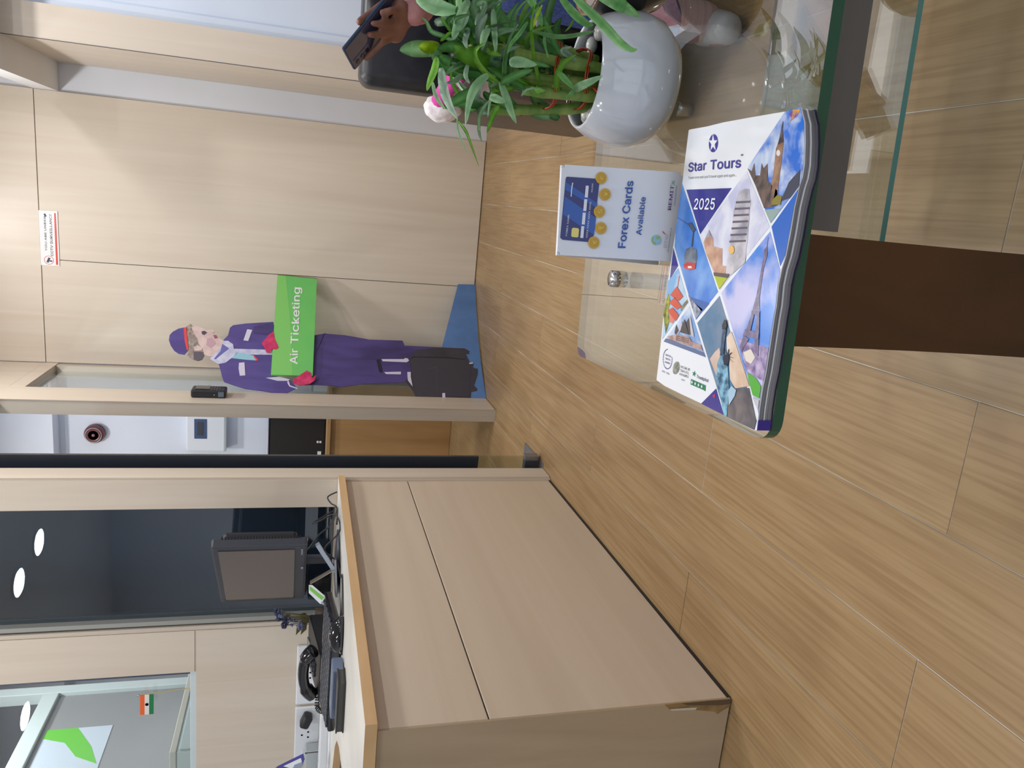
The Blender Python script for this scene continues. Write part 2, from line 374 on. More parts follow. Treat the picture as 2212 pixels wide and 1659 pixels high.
bm = BM(); rbox(bm, Mm @ Matrix.Translation((0, .008, .0002)), W_*.9, (zt_-zb)*.8, .003, .0005); obj('screen', bm, SCREEN, mon)
bm = BM(); rbox(bm, Mm @ Matrix.Translation((W_*.452, .008, .0002)), .016, (zt_-zb)*.82, .0034, .0005); obj('bezel_inner', bm, DARK, mon)
for k in range(4):
    bm = BM(); rbox(bm, Mm @ Matrix.Translation((-W_/2+.022+k*.011, -.117, .001)), .006, .005, .003, .001); obj('button', bm, SILVER, mon)
bm = BM(); rbox(bm, Mm @ Matrix.Translation((-W_/2+.16, -.119, .001)), .014, .007, .003, .001); obj('power_button', bm, SILVER, mon)
bm = BM(); rbox(bm, Mm @ Matrix.Translation((0, -.165, -.05)), .05, .09, .014, .004); obj('stand_neck', bm, DARK2, mon)
bm = BM(); lathe(bm, [(0, 0), (.1, 0), (.1, .006), (.03, .012), (0, .012)], (mc.x-mn.x*.04, mc.y-mn.y*.04, ZT), 32); obj('stand_base', bm, DARK2, mon, True)
# folded silver document holder in front of the monitor
PLN = (V((-1.10, 2.13, 0)), V((.32, -.947, 0)).normalized())
def strip(name, pxs, pln, depth, th, m, parent):
    n = pln[1]; pts = [at(x, y, pln) for x, y in pxs]; bm = BM()
    for i in range(len(pts)-1):
        a, b = pts[i], pts[i+1]; d = (b-a).normalized(); t = d.cross(n)*th
        prism(bm, [a-t, b-t, b+t, a+t], n, depth)
    return obj(name, bm, m, parent)
hold = thing('desk_stand', 'bent silver desk stand beside the monitor foot', 'stand', tuple(at(722, 1240, PLN)))
strip('folded_leg', [(686, 1178), (724, 1236)], PLN, .06, .006, SILVER, hold)
strip('foot_plate', [(724, 1210), (725, 1236), (727, 1290)], PLN, .06, .003, STEEL, hold)
tent = thing('tent_card', 'small folded tent card with a lime green and white face on the desk', 'card', tuple(at(722, 1270, PLN)))
PL2 = (V((-1.10, 2.12, 0)), PLN[1])
strip('back_flap', [(670, 1262), (722, 1232)], PL2, .05, .0012, mat('grey_card', S(150, 140, 128), .6), tent)
WCARD = mat('white_card', S(228, 233, 238), .5); LIME = mat('lime_green_print', S(128, 200, 88), .5)
tp = (V(at(670, 1264, PL2)), V((-.35, -.75, .55)).normalized())
decal('front_flap', [(667, 1264), (674, 1264), (702, 1288), (697, 1301), (692, 1305), (667, 1281)], tp, 0, WCARD, tent, .001)
decal('green_print', [(669, 1266), (700, 1290), (695, 1296), (669, 1274)], tp, 2, LIME, tent)
strip('card_foot', [(693, 1303), (724, 1316)], PL2, .03, .0012, WCARD, tent)
# keyboard
kb = thing('keyboard', 'dark grey computer keyboard lying behind the mouse', 'keyboard', (-1.31, 2.05, ZT))
kd = V((-.985, .17, 0)).normalized(); kz = V((0, 0, 1)); ky = kz.cross(kd)
if ky.y < 0: ky = -ky
tl = math.radians(9); ky2 = (ky*math.cos(tl)+kz*math.sin(tl)); kz2 = kd.cross(ky2)
if kz2.z < 0: kz2 = -kz2
KO = V((-1.345, 2.025, ZT+.026)); MK = basis(KO, kd, ky2, kz2)
bm = BM(); rbox(bm, MK, .40, .15, .022, .006); obj('body', bm, GLOSSBLK, kb)
for r in range(5):
    bm = BM()
    for k in range(16): rbox(bm, MK @ Matrix.Translation((-.18+k*.024, -.055+r*.022, .013)), .02, .018, .006, .0015, 1)
    obj('key_row', bm, DARK2, kb)
# mouse
mouse = thing('computer_mouse', 'glossy black computer mouse in front of the keyboard', 'mouse', (-1.185, 1.925, ZT))
def blob(name, c, sx, sy, sz, rz, m, parent, flat=.0, seg=20):
    bm = BM(); b = bmesh.new(); bmesh.ops.create_uvsphere(b, u_segments=seg, v_segments=12, radius=1)
    for v in b.verts:
        if v.co.z < 0: v.co.z *= .05
        f = 1-.18*max(0, v.co.x); v.co.y *= f
    merge(bm, b, Matrix.Translation(V(c)) @ Matrix.Rotation(rz, 4, 'Z') @ Matrix.Diagonal((sx, sy, sz, 1)))
    return obj(name, bm, m, parent, True)
blob('shell', (-1.185, 1.905, ZT+.003), .062, .034, .036, math.radians(170), GLOSSBLK, mouse)
B('base', -1.235, -1.135, 1.885, 1.925, ZT, ZT+.004, DARK, mouse, .001)
bm = BM(); rbox(bm, Matrix.Translation((-1.225, 1.906, ZT+.031)) @ Matrix.Rotation(math.radians(170), 4, 'Z'), .018, .006, .008, .003); obj('scroll_wheel', bm, DARK2, mouse)
# telephone
tel = thing('desk_telephone', 'black corded desk telephone with the handset resting on it', 'telephone', (-1.47, 2.245, ZT))
TO = V((-1.47, 2.245, ZT)); tx = V((-.97, .24, 0)).normalized(); ty = V((0, 0, 1)).cross(tx)
if ty.y < 0: ty = -ty
def TP(a, b, c): return TO+tx*a+ty*b+V((0, 0, c))
def wedge(name, a0, a1, b0, b1, h0, h1, m, parent, z0=0):
    bm = BM(); vs = [bm.verts.new(TP(*c)) for c in [(a0, b0, z0), (a1, b0, z0), (a1, b1, z0), (a0, b1, z0), (a0, b0, h0), (a1, b0, h0), (a1, b1, h1), (a0, b1, h1)]]
    for f in [(0, 1, 2, 3), (4, 5, 6, 7), (0, 1, 5, 4), (1, 2, 6, 5), (2, 3, 7, 6), (3, 0, 4, 7)]: bm.faces.new([vs[k] for k in f])
    bmesh.ops.bevel(bm, geom=bm.edges[:], offset=.004, segments=2, affect='EDGES')
    return obj(name, bm, m, parent)
wedge('body', -.10, .10, -.09, .09, .048, .084, DARK, tel)
bm = BM()
for r in range(4):
    for c in range(3): 
        p = TP(.0+c*.022, -.03+r*.02, .062+r*.0045); rbox(bm, basis(p, tx, ty, V((0, 0, 1))), .014, .014, .008, .002, 1)
obj('keypad', bm, DARK2, tel)
bm = BM(); p = TP(.03, .065, .081); rbox(bm, basis(p, tx, (ty+V((0, 0, .3))).normalized(), V((0, 0, 1))), .08, .03, .004, .001); obj('display', bm, mat('grey_lcd', S(110, 120, 118), .2), tel)
hp = [TP(-.098, -.065, .070), TP(-.08, -.065, .084), TP(-.05, -.065, .094), TP(0, -.065, .098), TP(.05, -.065, .092), TP(.08, -.065, .080), TP(.098, -.065, .066)]
bm = BM(); tube(bm, smooth_path(hp, 4), [.022 if (i < 7 or i > 17) else .017 for i in range(25)], 10); obj('handset', bm, GLOSSBLK, tel, True)
def coil(pts, rr, turns, wire, n=14):
    base = smooth_path(pts, 8); fr = frames(base); out = []; N_ = turns*n; L2 = len(base)-1
    for i in range(N_+1):
        t = i/N_*L2; k = min(int(t), L2-1); f = t-k; c = base[k].lerp(base[k+1], f); _, a, b = fr[k]; ang = 2*math.pi*i/n
        out.append(c+(a*math.cos(ang)+b*math.sin(ang))*rr)
    return out
bm = BM(); tube(bm, coil([TP(.098, -.075, .05), TP(.13, -.09, .05), TP(.155, -.085, .03), TP(.15, -.06, .012), TP(.12, -.05, .012), TP(.10, -.03, .02)], .0065, 22, .002), .002, 5); obj('coiled_cord', bm, DARK, tel, True)
# black oblong socket charger hanging behind the cord
chg = thing('plug_adaptor', 'small black rounded plug adaptor pushed into the white socket plate', 'adaptor', (-1.885, YD, .845))
bm = BM(); rbox(bm, Matrix.Translation((-1.885, 2.485, .845)) @ Matrix.Rotation(.4, 4, 'Y'), .05, .045, .034, .01, 3); obj('body', bm, DARK, chg, True)
B('pin', -1.89, -1.88, 2.507, 2.5135, .842, .848, STEEL, chg)
# two slim books at the desk edge
for k, (m, nm, lb) in enumerate([(DARK, 'diary', 'slim black diary lying flat nearest the desk edge'), (mat('slate_blue_cover', S(96, 108, 132), .3), 'tablet', 'slate blue slab lying flat just behind the black diary')]):
    yy = 1.74+k*.075; t = thing(nm, lb, 'book' if k == 0 else 'tablet', (-1.27, yy, ZT))
    M2 = Matrix.Translation((-1.27-k*.015, yy, ZT+.0105)) @ Matrix.Rotation(math.radians(-4), 4, 'Z')
    if k == 0:
        bm = BM(); rbox(bm, M2 @ Matrix.Translation((0, 0, .008)), .155, .06, .004, .0015); obj('cover', bm, m, t)
        bm = BM(); rbox(bm, M2 @ Matrix.Translation((0, 0, -.0085)), .155, .06, .004, .0015); obj('cover', bm, m, t)
        bm = BM(); rbox(bm, M2, .148, .056, .0135, .0005); obj('page_block', bm, mat('aged_pages', S(72, 70, 66), .8), t)
    else:
        bm = BM(); rbox(bm, M2 @ Matrix.Translation((0, 0, .006)), .15, .06, .03, .004); obj('body', bm, m, t)
        bm = BM(); rbox(bm, M2 @ Matrix.Translation((0, -.0295, .006)), .13, .002, .008, .0005); obj('edge_strip', bm, GLOSSBLK, t)
# cables by the monitor
def cable(name, label, pts, r=.0026, m=None):
    bm = BM(); tube(bm, smooth_path(pts, 8), r, 6); return tag(obj(name, bm, m or DARK, None, True), label, 'cable')
z1 = ZT+.003
cable('cable', 'thin black cable looping up by the far end of the desk', [(-1.0, 2.49, z1), (-1.005, 2.46, z1+.03), (-1.02, 2.44, z1+.02), (-1.03, 2.42, z1), (-1.08, 2.40, z1)])
cable('cable', 'black monitor cable arching over the desk top to the silver stand', [(-1.06, 2.47, z1+.01), (-1.08, 2.42, z1+.075), (-1.05, 2.36, z1+.06), (-1.0, 2.30, z1+.012), (-1.02, 2.22, z1), (-1.06, 2.18, z1+.045), (-1.09, 2.16, z1+.01), (-1.10, 2.08, z1), (-1.06, 2.0, z1), (-1.12, 1.90, z1)])
cable('cable', 'black cable rising from the desk to the back of the monitor', [(-1.02, 2.40, z1), (-1.03, 2.30, z1+.02), (-1.04, 2.24, z1+.06), (-1.07, 2.21, z1+.09), (-1.11, 2.22, z1+.12)])
cable('cable', 'white cable with a bright inline plug lying beside the socket strip', [(-1.62, 2.24, z1), (-1.74, 2.27, z1), (-1.86, 2.26, z1), (-2.0, 2.30, z1), (-2.2, 2.33, z1)], .005, WHITE_PL)
# flowers in a brown pot
pot = thing('flower_pot', 'small brown desk pot with dried blue-grey flowers by the window frame', 'plant', (-1.445, 2.44, ZT))
bm = BM(); lathe(bm, [(0, 0), (.028, 0), (.034, .06), (.031, .06), (.026, .006), (0, .006)], (-1.445, 2.44, ZT), 20); obj('pot', bm, mat('brown_ceramic', S(84, 68, 58), .5), pot, True)
PETAL = mat('blue_grey_petals', S(110, 116, 146), .7); PET2 = mat('dull_navy_petals', S(62, 66, 92), .7); STEMD = mat('olive_stem', S(104, 98, 62), .8)
rr = random.Random(3)
for k in range(11):
    a = rr.uniform(0, 6.28); h = rr.uniform(.10, .19); q = V((-1.445+math.cos(a)*rr.uniform(.01, .04), 2.43+math.sin(a)*rr.uniform(.005, .025), ZT+h))
    bm = BM(); tube(bm, smooth_path([(-1.445, 2.44, ZT+.03), ((q.x-1.445)/2, (q.y+2.44)/2, ZT+.03+h*.4), q], 4), .0015, 5); obj('stem', bm, STEMD, pot)
    bm = BM()
    for j in range(7):
        d = V((rr.uniform(-1, 1), rr.uniform(-1, 1), rr.uniform(-.6, 1))).normalized(); c = q+d*.009
        ball(bm, c, .0075, 1, (rr.uniform(.5, 1.2), rr.uniform(.5, 1.2), rr.uniform(.4, 1)))
    obj('flower', bm, PETAL if k % 2 else PET2, pot)
for k in range(5):
    a = rr.uniform(0, 6.28); q = V((-1.445+math.cos(a)*.03, 2.43+math.sin(a)*.02, ZT+rr.uniform(.09, .13))); bm = BM()
    d = V((math.cos(a), -.4, .5)).normalized(); s_ = d.cross(V((0, 1, 0))).normalized()*.009
    prism(bm, [q-d*.02, q+s_, q+d*.024, q-s_], V((0, -1, 0)), .001); obj('leaf', bm, STEMD, pot)
# socket plates on the wall
def socket_plate(x0, x1, label):
    t = thing('socket_plate', label, 'socket', ((x0+x1)/2, YD, .84)); yf = YD-.0035
    z0, z1_ = .796, .884
    bm = BM(); rbox(bm, Matrix.Translation(((x0+x1)/2, yf-.006, (z0+z1_)/2)), x1-x0, .012, z1_-z0, .004); obj('plate', bm, WHITE_PL, t)
    for k in range(3):
        xx = x0+(k+.5)*(x1-x0)/3
        if k % 2 == 0:
            bm = BM(); rbox(bm, Matrix.Translation((xx, yf-.013, .845)), .03, .004, .022, .002); obj('switch', bm, mat('switch_white', S(214, 219, 226), .3), t)
        else:
            for dx, dz in ((0, .016), (-.011, -.006), (.011, -.006)):
                bm = BM(); lathe(bm, [(0, .013), (.0036, .013)], (xx+dx, yf, .842+dz), 10, 'Y'); obj('pin_hole', bm, mat('hole_black', S(20, 20, 22), .8), t)
socket_plate(-1.832, -1.594, 'white wall socket plate nearest the window frame, half behind the telephone')
socket_plate(-2.078, -1.844, 'white wall socket plate with the black adaptor, left of the telephone')
gp = thing('power_adapter', 'pale grey box power adapter hanging from the left socket plate', 'adaptor', (-2.03, YD, .8))
bm = BM(); rbox(bm, Matrix.Translation((-2.03, 2.475, .815)), .075, .05, .06, .005); obj('body', bm, GREY_PL, gp)
B('cord', -2.0, -1.995, 2.45, 2.452, .772, .845, DARK, gp)
stp = thing('extension_strip', 'long white extension strip lying along the wall on the desk', 'socket strip', (-1.95, 2.42, ZT))
bm = BM(); rbox(bm, Matrix.Translation((-1.97, 2.40, ZT+.016)), .36, .05, .032, .006); obj('body', bm, WHITE_PL, stp)
for k in range(3):
    bm = BM(); lathe(bm, [(0, 0), (.014, 0), (.014, .0015), (0, .0015)], (-2.08+k*.1, 2.40, ZT+.032), 16); obj('outlet', bm, GREY_PL, stp)
# leaning purple leaflet
lf = thing('leaflet', 'purple and white printed leaflet propped at the left edge of the desk', 'leaflet', tuple(at(650, 1659, PY(2.2))))
lp = (at(653, 1630, PY(2.2)), V((.2, -.95, .2)).normalized())
decal('sheet', [(570, 1680), (600, 1655), (655, 1628), (658, 1640), (640, 1690)], lp, 0, mat('purple_print', S(70, 66, 150), .4), lf, .0015)
decal('white_print', [(612, 1655), (650, 1637), (652, 1645), (630, 1660)], lp, 2, WCARD, lf)
decal('picture_print', [(636, 1652), (654, 1645), (650, 1672), (628, 1676)], lp, 3, mat('grey_blue_print', S(140, 152, 176), .4), lf)

# ------------------------------------------------------------------ small flag on the window sill
fg = thing('table_flag', 'small orange white and green striped flag on a thin pole on the window sill', 'flag', (-1.755, YD+.01, 1.243))
bm = BM(); tube(bm, [(-1.755, YD+.02, 1.2427), (-1.766, YD+.015, 1.41)], .0018, 6); obj('pole', bm, mat('wooden_pole', S(190, 172, 120), .5), fg)
bm = BM(); ball(bm, (-1.7662, YD+.015, 1.411), .004); obj('finial', bm, CHROME, fg)
for k, (nm, c) in enumerate([('green_stripe', S(24, 120, 70)), ('white_stripe', S(220, 222, 220)), ('orange_stripe', S(232, 100, 44))]):
    bm = BM(); z0 = 1.362+k*.0145; pts = []
    a = V((-1.764, YD+.013, z0)); b_ = V((-1.838, YD+.006, z0)); prism(bm, [a, b_, b_+V((0, 0, .0145)), a+V((0, 0, .0145))], V((0, -1, 0)), .0008); obj(nm, bm, mat(nm, c, .7), fg)
bm = BM(); lathe(bm, [(0, 0), (.0055, 0)], (-1.80, YD+.0085, 1.3838), 16, 'Y'); obj('wheel_emblem', bm, mat('navy', S(40, 46, 110), .7), fg)

# ------------------------------------------------------------------ framed partition seen through the upper window
fp = thing('framed_partition', 'white aluminium framed partition with a grey panel beyond the upper window', 'partition', (-2.75, 3.2, 0))
GREYPAN = mat('grey_partition_panel', S(148, 150, 154), .35)
Xp = -2.60
B('post', Xp-.03, Xp+.03, 3.76, 3.82, 0, 2.3, WHITE_ALU, fp, .003)
B('top_rail', Xp-.03, Xp+.03, 2.66, 3.759, 2.02, 2.09, WHITE_ALU, fp, .003)
B('panel', Xp-.008, Xp+.008, 2.66, 3.759, 1.3, 2.019, GREYPAN, fp)
B('mid_rail', Xp-.03, Xp+.03, 2.66, 3.759, 1.255, 1.2995, WHITE_ALU, fp, .003)
B('lower_panel', Xp-.012, Xp+.012, 2.66, 3.759, .01, 1.2545, mat('pale_panel', S(196, 208, 208), .3), fp)
ps = thing('wall_poster', 'white poster with a green swoosh on the grey partition beyond the window', 'poster', (Xp, 3.1, 1.7))
B('sheet', Xp+.0085, Xp+.0105, 2.95, 3.50, 1.72, 2.00, mat('poster_white', S(196, 210, 226), .5), ps)
bm = BM(); x_ = Xp+.0112
prism(bm, [V((x_, 3.50, 2.0)), V((x_, 3.50, 1.87)), V((x_, 3.36, 1.78)), V((x_, 3.24, 1.73)), V((x_, 3.30, 1.83)), V((x_, 3.40, 1.90)), V((x_, 3.44, 2.0))], V((1, 0, 0)), .0006); obj('green_swoosh', bm, mat('poster_green', S(106, 196, 70), .5), ps)

fcb = thing('filing_cabinet', 'pale blue-white cabinet standing before the grey partition beyond the upper window', 'cabinet', (-2.42, 3.2, 0))
B('body', -2.56, -2.26, 2.85, 3.62, .004, 1.34, mat('pale_cabinet', S(206, 220, 222), .35), fcb, .004)
B('top', -2.565, -2.255, 2.845, 3.625, 1.3405, 1.365, mat('cream_cabinet_top', S(214, 214, 204), .4), fcb, .003)
B('door', -2.259, -2.2525, 2.86, 3.23, .05, 1.33, mat('pale_cabinet_door', S(196, 212, 216), .3), fcb, .002)
B('door', -2.259, -2.2525, 3.24, 3.61, .05, 1.33, mat('pale_cabinet_door_2', S(196, 212, 216), .3), fcb, .002)

# ------------------------------------------------------------------ access reader, door, wall sign
rd = thing('access_reader', 'black wall-mounted access control reader on the partition post', 'card reader', (-.945, 3.51, 1.29))
bm = BM(); rbox(bm, Matrix.Translation((-.927, 3.51, 1.293)), .036, .085, .145, .008, 3); obj('body', bm, DARK, rd)
bm = BM(); rbox(bm, Matrix.Translation((-.908, 3.51, 1.318)), .004, .06, .06, .0015); obj('window', bm, GLOSSBLK, rd)
bm = BM()
for k in range(4): rbox(bm, Matrix.Translation((-.9085, 3.51, 1.278-k*.011)), .003, .06, .004, .001)
obj('grip_ridges', bm, DARK2, rd)
bm = BM(); rbox(bm, Matrix.Translation((-.927, 3.4668, 1.24)), .022, .0015, .024, .0004); obj('label_plate', bm, mat('label_blue_grey', S(96, 112, 130), .4), rd)
bm = BM(); ball(bm, (-.93, 3.467, 1.268), .002); obj('indicator', bm, WHITE_PL, rd)
dr = thing('glass_door', 'frameless glass door standing open with a black film band', 'door', (-.925, 2.655, 0))
dd = V((-.99, .12, 0)).normalized(); dn = V((dd.y, -dd.x, 0))
D0 = V((-.925, 2.655, 0))
def leaf(name, s0, s1, z0, z1_, th, m, off=0):
    bm = BM(); c = D0+dd*((s0+s1)/2)+dn*off; rbox(bm, basis(V((c.x, c.y, (z0+z1_)/2)), dd, dn, V((0, 0, 1))), s1-s0, th, z1_-z0, 0); return obj(name, bm, m, dr)
leaf('glass_leaf', 0, .76, .012, 2.08, .010, glass('door_glass', (.84, .88, .84, 1), 1.0))
leaf('black_film', .001, .758, .245, 2.079, .012, FILM)
pf = leaf('patch_fitting', -.004, .14, .010, .062, .028, DARK2)
leaf('fitting_cap', -.006, .012, .012, .064, .03, STEEL)
bm = BM(); c = D0+dd*.05-dn*.0; lathe(bm, [(0, .016), (.008, .016)], (c.x, c.y, .036), 12, 'Y'); obj('fitting_screw', bm, STEEL, dr)
fs = B('floor_spring', -1.04, -.937, 2.607, 2.86, .0003, .0045, STEEL, None, .001); tag(fs, 'flat grey metal floor spring cover at the foot of the glass door', 'door closer')
sg = thing('cctv_sign', 'small white CCTV notice with a red stripe high on the oak wall', 'sign', (-.347, YB-.014, 2.02))
SIGNW = mat('glossy_white_sign', S(238, 240, 243), .12, coat=.5); RED = mat('sign_red', S(206, 62, 48), .3); INK = mat('dark_ink', S(44, 52, 66), .5)
B('plate', -.474, -.219, YB-.018, YB-.0145, 2.022, 2.1005, SIGNW, sg, .001)
B('red_stripe', -.468, -.226, YB-.0188, YB-.0181, 2.0285, 2.0365, RED, sg)
ys = YB-.0181; n_ = V((0, -1, 0))
text3('lettering', 'YOU ARE UNDER', V((-.405, ys, 2.072)), V((-.245, ys, 2.072)), V((-.405, ys, 2.083)), n_, INK, sg, 1)
text3('lettering', 'CCTV SURVEILLANCE', V((-.428, ys, 2.047)), V((-.232, ys, 2.047)), V((-.428, ys, 2.061)), n_, INK, sg, 1)
def ring(bm, c, r0, r1, n, ax, ay, k=24):
    a = [[bm.verts.new(c+(ax*math.cos(2*math.pi*i/k)+ay*math.sin(2*math.pi*i/k))*r) for i in range(k)] for r in (r0, r1)]
    for i in range(k): bm.faces.new((a[0][i], a[0][(i+1) % k], a[1][(i+1) % k], a[1][i]))
bm = BM(); ring(bm, V((-.448, ys-.0004, 2.066)), .0185, .0205, n_, V((1, 0, 0)), V((0, 0, 1))); obj('emblem_ring', bm, RED, sg)
bm = BM(); rbox(bm, Matrix.Translation((-.448, ys-.0005, 2.068)) @ Matrix.Rotation(.4, 4, 'Y'), .024, .0008, .009, 0); rbox(bm, Matrix.Translation((-.452, ys-.0005, 2.058)), .006, .0008, .012, 0); obj('camera_emblem', bm, INK, sg)
bm = BM(); rbox(bm, Matrix.Translation((-.24, ys-.0005, 2.074)) @ Matrix.Rotation(-.4, 4, 'Y'), .014, .0008, .008, 0); obj('camera_emblem', bm, INK, sg)

# ------------------------------------------------------------------ inner room things
bl = thing('fire_bell', 'round maroon alarm sounder high on the white wall beyond the door', 'alarm', (-1.51, YI, 2.05))
bm = BM(); lathe(bm, [(0, .0), (.055, 0), (.055, .03), (.045, .05), (.028, .052), (.022, .042), (0, .042)], (-1.512, YI-.001, 2.052), 28, 'Y'); obj('housing', bm, mat('maroon_plastic', S(108, 52, 54), .3), bl, True)
bm = BM(); lathe(bm, [(.04, .051), (.043, .055), (.046, .051)], (-1.512, YI-.001, 2.052), 28, 'Y'); obj('rim', bm, mat('pale_rim', S(170, 150, 156), .3), bl, True)
bm = BM(); ball(bm, (-1.512, YI-.045, 2.052), .012); obj('dome', bm, mat('dull_pink', S(150, 104, 108), .3), bl, True)
db = thing('distribution_board', 'white electrical distribution box with a blue window on the inner wall', 'switchboard', (-1.5, YI, 1.43))
B('box', -1.600, -1.36, YI-.06, YI-.001, 1.325, 1.548, WHITE_PL, db, .004)
B('cover_window', -1.522, -1.40, YI-.0625, YI-.0601, 1.435, 1.505, mat('smoky_blue_window', S(70, 88, 122), .2), db)
B('breaker_row', -1.50, -1.42, YI-.0645, YI-.0626, 1.455, 1.487, DARK2, db)
B('lower_lip', -1.600, -1.36, YI-.07, YI-.0605, 1.325, 1.34, GREY_PL, db, .002)
cb = thing('wooden_counter', 'honey oak counter in the back room beyond the glass door', 'counter', (-1.5, 4.5, 0))
B('front_panel', -2.2, -1.03, 4.42, 4.44, .002, .722, CAB_WOOD, cb)
B('top', -2.2, -1.03, 4.40, 4.712, .7225, .745, noisy('oak_edge', S(176, 138, 92), S(186, 148, 100), (6, 20, 20), .4), cb, .002)
B('side_panel', -2.2, -2.18, 4.4405, 4.71, .002, .722, CAB_WOOD, cb)
B('side_panel', -1.05, -1.03, 4.4405, 4.71, .002, .722, CAB_WOOD, cb)
pcx = thing('black_computer', 'black computer equipment standing on the honey oak counter', 'computer', (-1.5, 4.55, .746))
B('casing', -1.78, -1.30, 4.56, 4.69, .746, 1.075, DARK, pcx, .004)
B('front_bezel', -1.77, -1.31, 4.553, 4.5595, .756, 1.068, GLOSSBLK, pcx)
B('top_edge', -1.79, -1.29, 4.55, 4.69, 1.0755, 1.085, SILVER, pcx, .002)
for k, xx in enumerate((-1.50, -1.515)):
    bm = BM(); lathe(bm, [(0, .006), (.007, .006), (.007, 0)], (-1.50, 4.553, .775+k*.016), 12, 'Y'); obj('jack', bm, WHITE_PL, pcx)
B('white_tab', -1.61, -1.56, 4.546, 4.553, .768, .790, WHITE_PL, pcx, .001)
bx = thing('white_box', 'small white box on the counter behind the partition glass', 'box', (-1.13, 4.55, .746))
B('body', -1.17, -1.09, 4.50, 4.56, .746, .83, WHITE_PL, bx, .002)
B('lid', -1.172, -1.088, 4.498, 4.562, .8305, .845, GREY_PL, bx, .002)
kc = thing('black_cabinet', 'black storage cabinet behind the dark tinted window', 'cabinet', (-1.6, 3.35, 0))
B('body', -1.66, -1.33, 3.2, 3.5, .004, 1.17, DARK, kc, .004)
B('door', -1.655, -1.50, 3.185, 3.1995, .02, 1.16, FILM, kc, .002)
B('door', -1.49, -1.335, 3.185, 3.1995, .02, 1.16, FILM, kc, .002)

# ------------------------------------------------------------------ standee (a flat printed figure, standing across the corner)
sa, sb = V((-.43, 4.062, 0)), V((-.935, 3.60, 0)); sd = (sb-sa).normalized(); snm = V((-sd.y, sd.x, 0))
if snm.y > 0: snm = -snm
SP = (sa, snm)
st = thing('cardboard_standee', 'life-size printed standee of an air hostess in purple uniform with suitcase', 'standee', tuple((sa+sb)/2))
def s1(x, y): return (350+x/5.53, 580+y/5.53)
def t1(x, y): return (700+x/4.424, 580+y/4.424)
PURP = noisy('purple_uniform_print', S(80, 68, 134), S(96, 84, 154), (14, 14, 5), .45, 4, .5)
PURP_D = noisy('dark_purple_skirt_print', S(66, 56, 106), S(84, 72, 136), (14, 14, 4), .45, 4, .5)
BLUEB = noisy('blue_base_print', S(86, 124, 180), S(96, 136, 194), (9, 9, 9), .4)
CASE = noisy('black_suitcase_print', S(58, 56, 66), S(70, 68, 78), (9, 9, 9), .45)
SKINP = noisy('printed_skin', S(206, 180, 178), S(222, 200, 196), (30, 30, 30), .45)
HAIRP = noisy('printed_grey_blond_hair', S(120, 112, 112), S(176, 162, 150), (60, 60, 90), .5)
SCARF = noisy('printed_white_scarf', S(186, 188, 222), S(214, 216, 238), (40, 40, 40), .45)
PINK = noisy('printed_pink_glove', S(196, 44, 96), S(222, 70, 118), (40, 40, 40), .45)
PWH = mat('printed_white', S(216, 212, 232), .45); PRED = mat('printed_red', S(226, 74, 76), .45); PCY = mat('printed_cyan', S(150, 204, 222), .45); PBLK = mat('printed_black', S(40, 36, 52), .5)
def sdec(name, pts, layer, m, th=.004): return decal(name, pts, SP, layer, m, st, th)
T = lambda L_: [t1(*q) for q in L_]; S1 = lambda L_: [s1(*q) for q in L_]
sdec('base_print', T([(1280, 150), (1445, 153), (1455, 400), (1475, 700), (1505, 950), (1550, 1248), (880, 1240), (1000, 1000), (1125, 755)]), 0, BLUEB)
sdec('skirt', S1([(1760, 805), (1810, 800), (1950, 775), (2010, 790)])+T([(0, 622), (200, 638), (430, 680), (750, 690), (770, 738), (1130, 755), (1000, 900), (800, 1085), (340, 1105), (230, 1125), (100, 1135)])+S1([(2100, 1405), (1850, 1390), (1700, 1392), (1640, 1330), (1760, 1200)]), 3, PURP_D)
sdec('suitcase', T([(815, 860), (880, 780), (1130, 757), (1340, 765), (1385, 790), (1380, 820), (1350, 815), (1390, 900), (1425, 905), (1420, 950), (1465, 960), (1465, 1010), (1430, 1120), (1460, 1150), (1458, 1170), (1405, 1180), (1395, 1245), (880, 1240), (850, 1170), (775, 1075), (835, 1000)]), 6, CASE)
sdec('suitcase_front', T([(830, 880), (860, 850), (1340, 870), (1400, 930), (1390, 1230), (900, 1228), (840, 1050)]), 8, mat('suitcase_front_print', S(66, 64, 74), .5))
sdec('suitcase_seam', T([(830, 862), (850, 845), (1180, 850), (1350, 870), (1345, 876), (1180, 857), (852, 852)]), 9, PBLK)
sdec('suitcase_pocket', T([(1000, 960), (1080, 940), (1085, 1200), (1078, 1200), (1074, 955), (1005, 968)]), 9, mat('pocket_line', S(74, 72, 84), .5))
sdec('handle_bar', T([(550, 868), (765, 868), (770, 858), (800, 862), (812, 882), (790, 898), (560, 888)]), 6, PWH)
sdec('handle_bar', T([(575, 992), (735, 988), (733, 1013), (592, 1010)]), 6, PWH)
sdec('handle_grip', T([(500, 870), (535, 870), (560, 985), (545, 1000), (525, 985)]), 6, PBLK)
sdec('luggage_tag', T([(795, 992), (828, 992), (828, 1040), (845, 1130), (800, 1070)]), 10, PWH)
sdec('zip_pull', T([(1128, 1195), (1155, 1192), (1157, 1235), (1130, 1237)]), 10, PWH)
sdec('wheel_pin', T([(1385, 905), (1420, 900), (1422, 912), (1390, 916)]), 10, PWH)
sdec('jacket', S1([(740, 850), (790, 800), (812, 710), (850, 680), (1000, 660), (1330, 640), (1360, 800), (1310, 1270), (1540, 1340), (1610, 1430), (1480, 1495), (1400, 1500), (1200, 1465), (1000, 1440), (850, 1395), (740, 1355), (715, 1290), (700, 1220), (680, 1150), (640, 1110), (690, 960)]), 6, PURP)
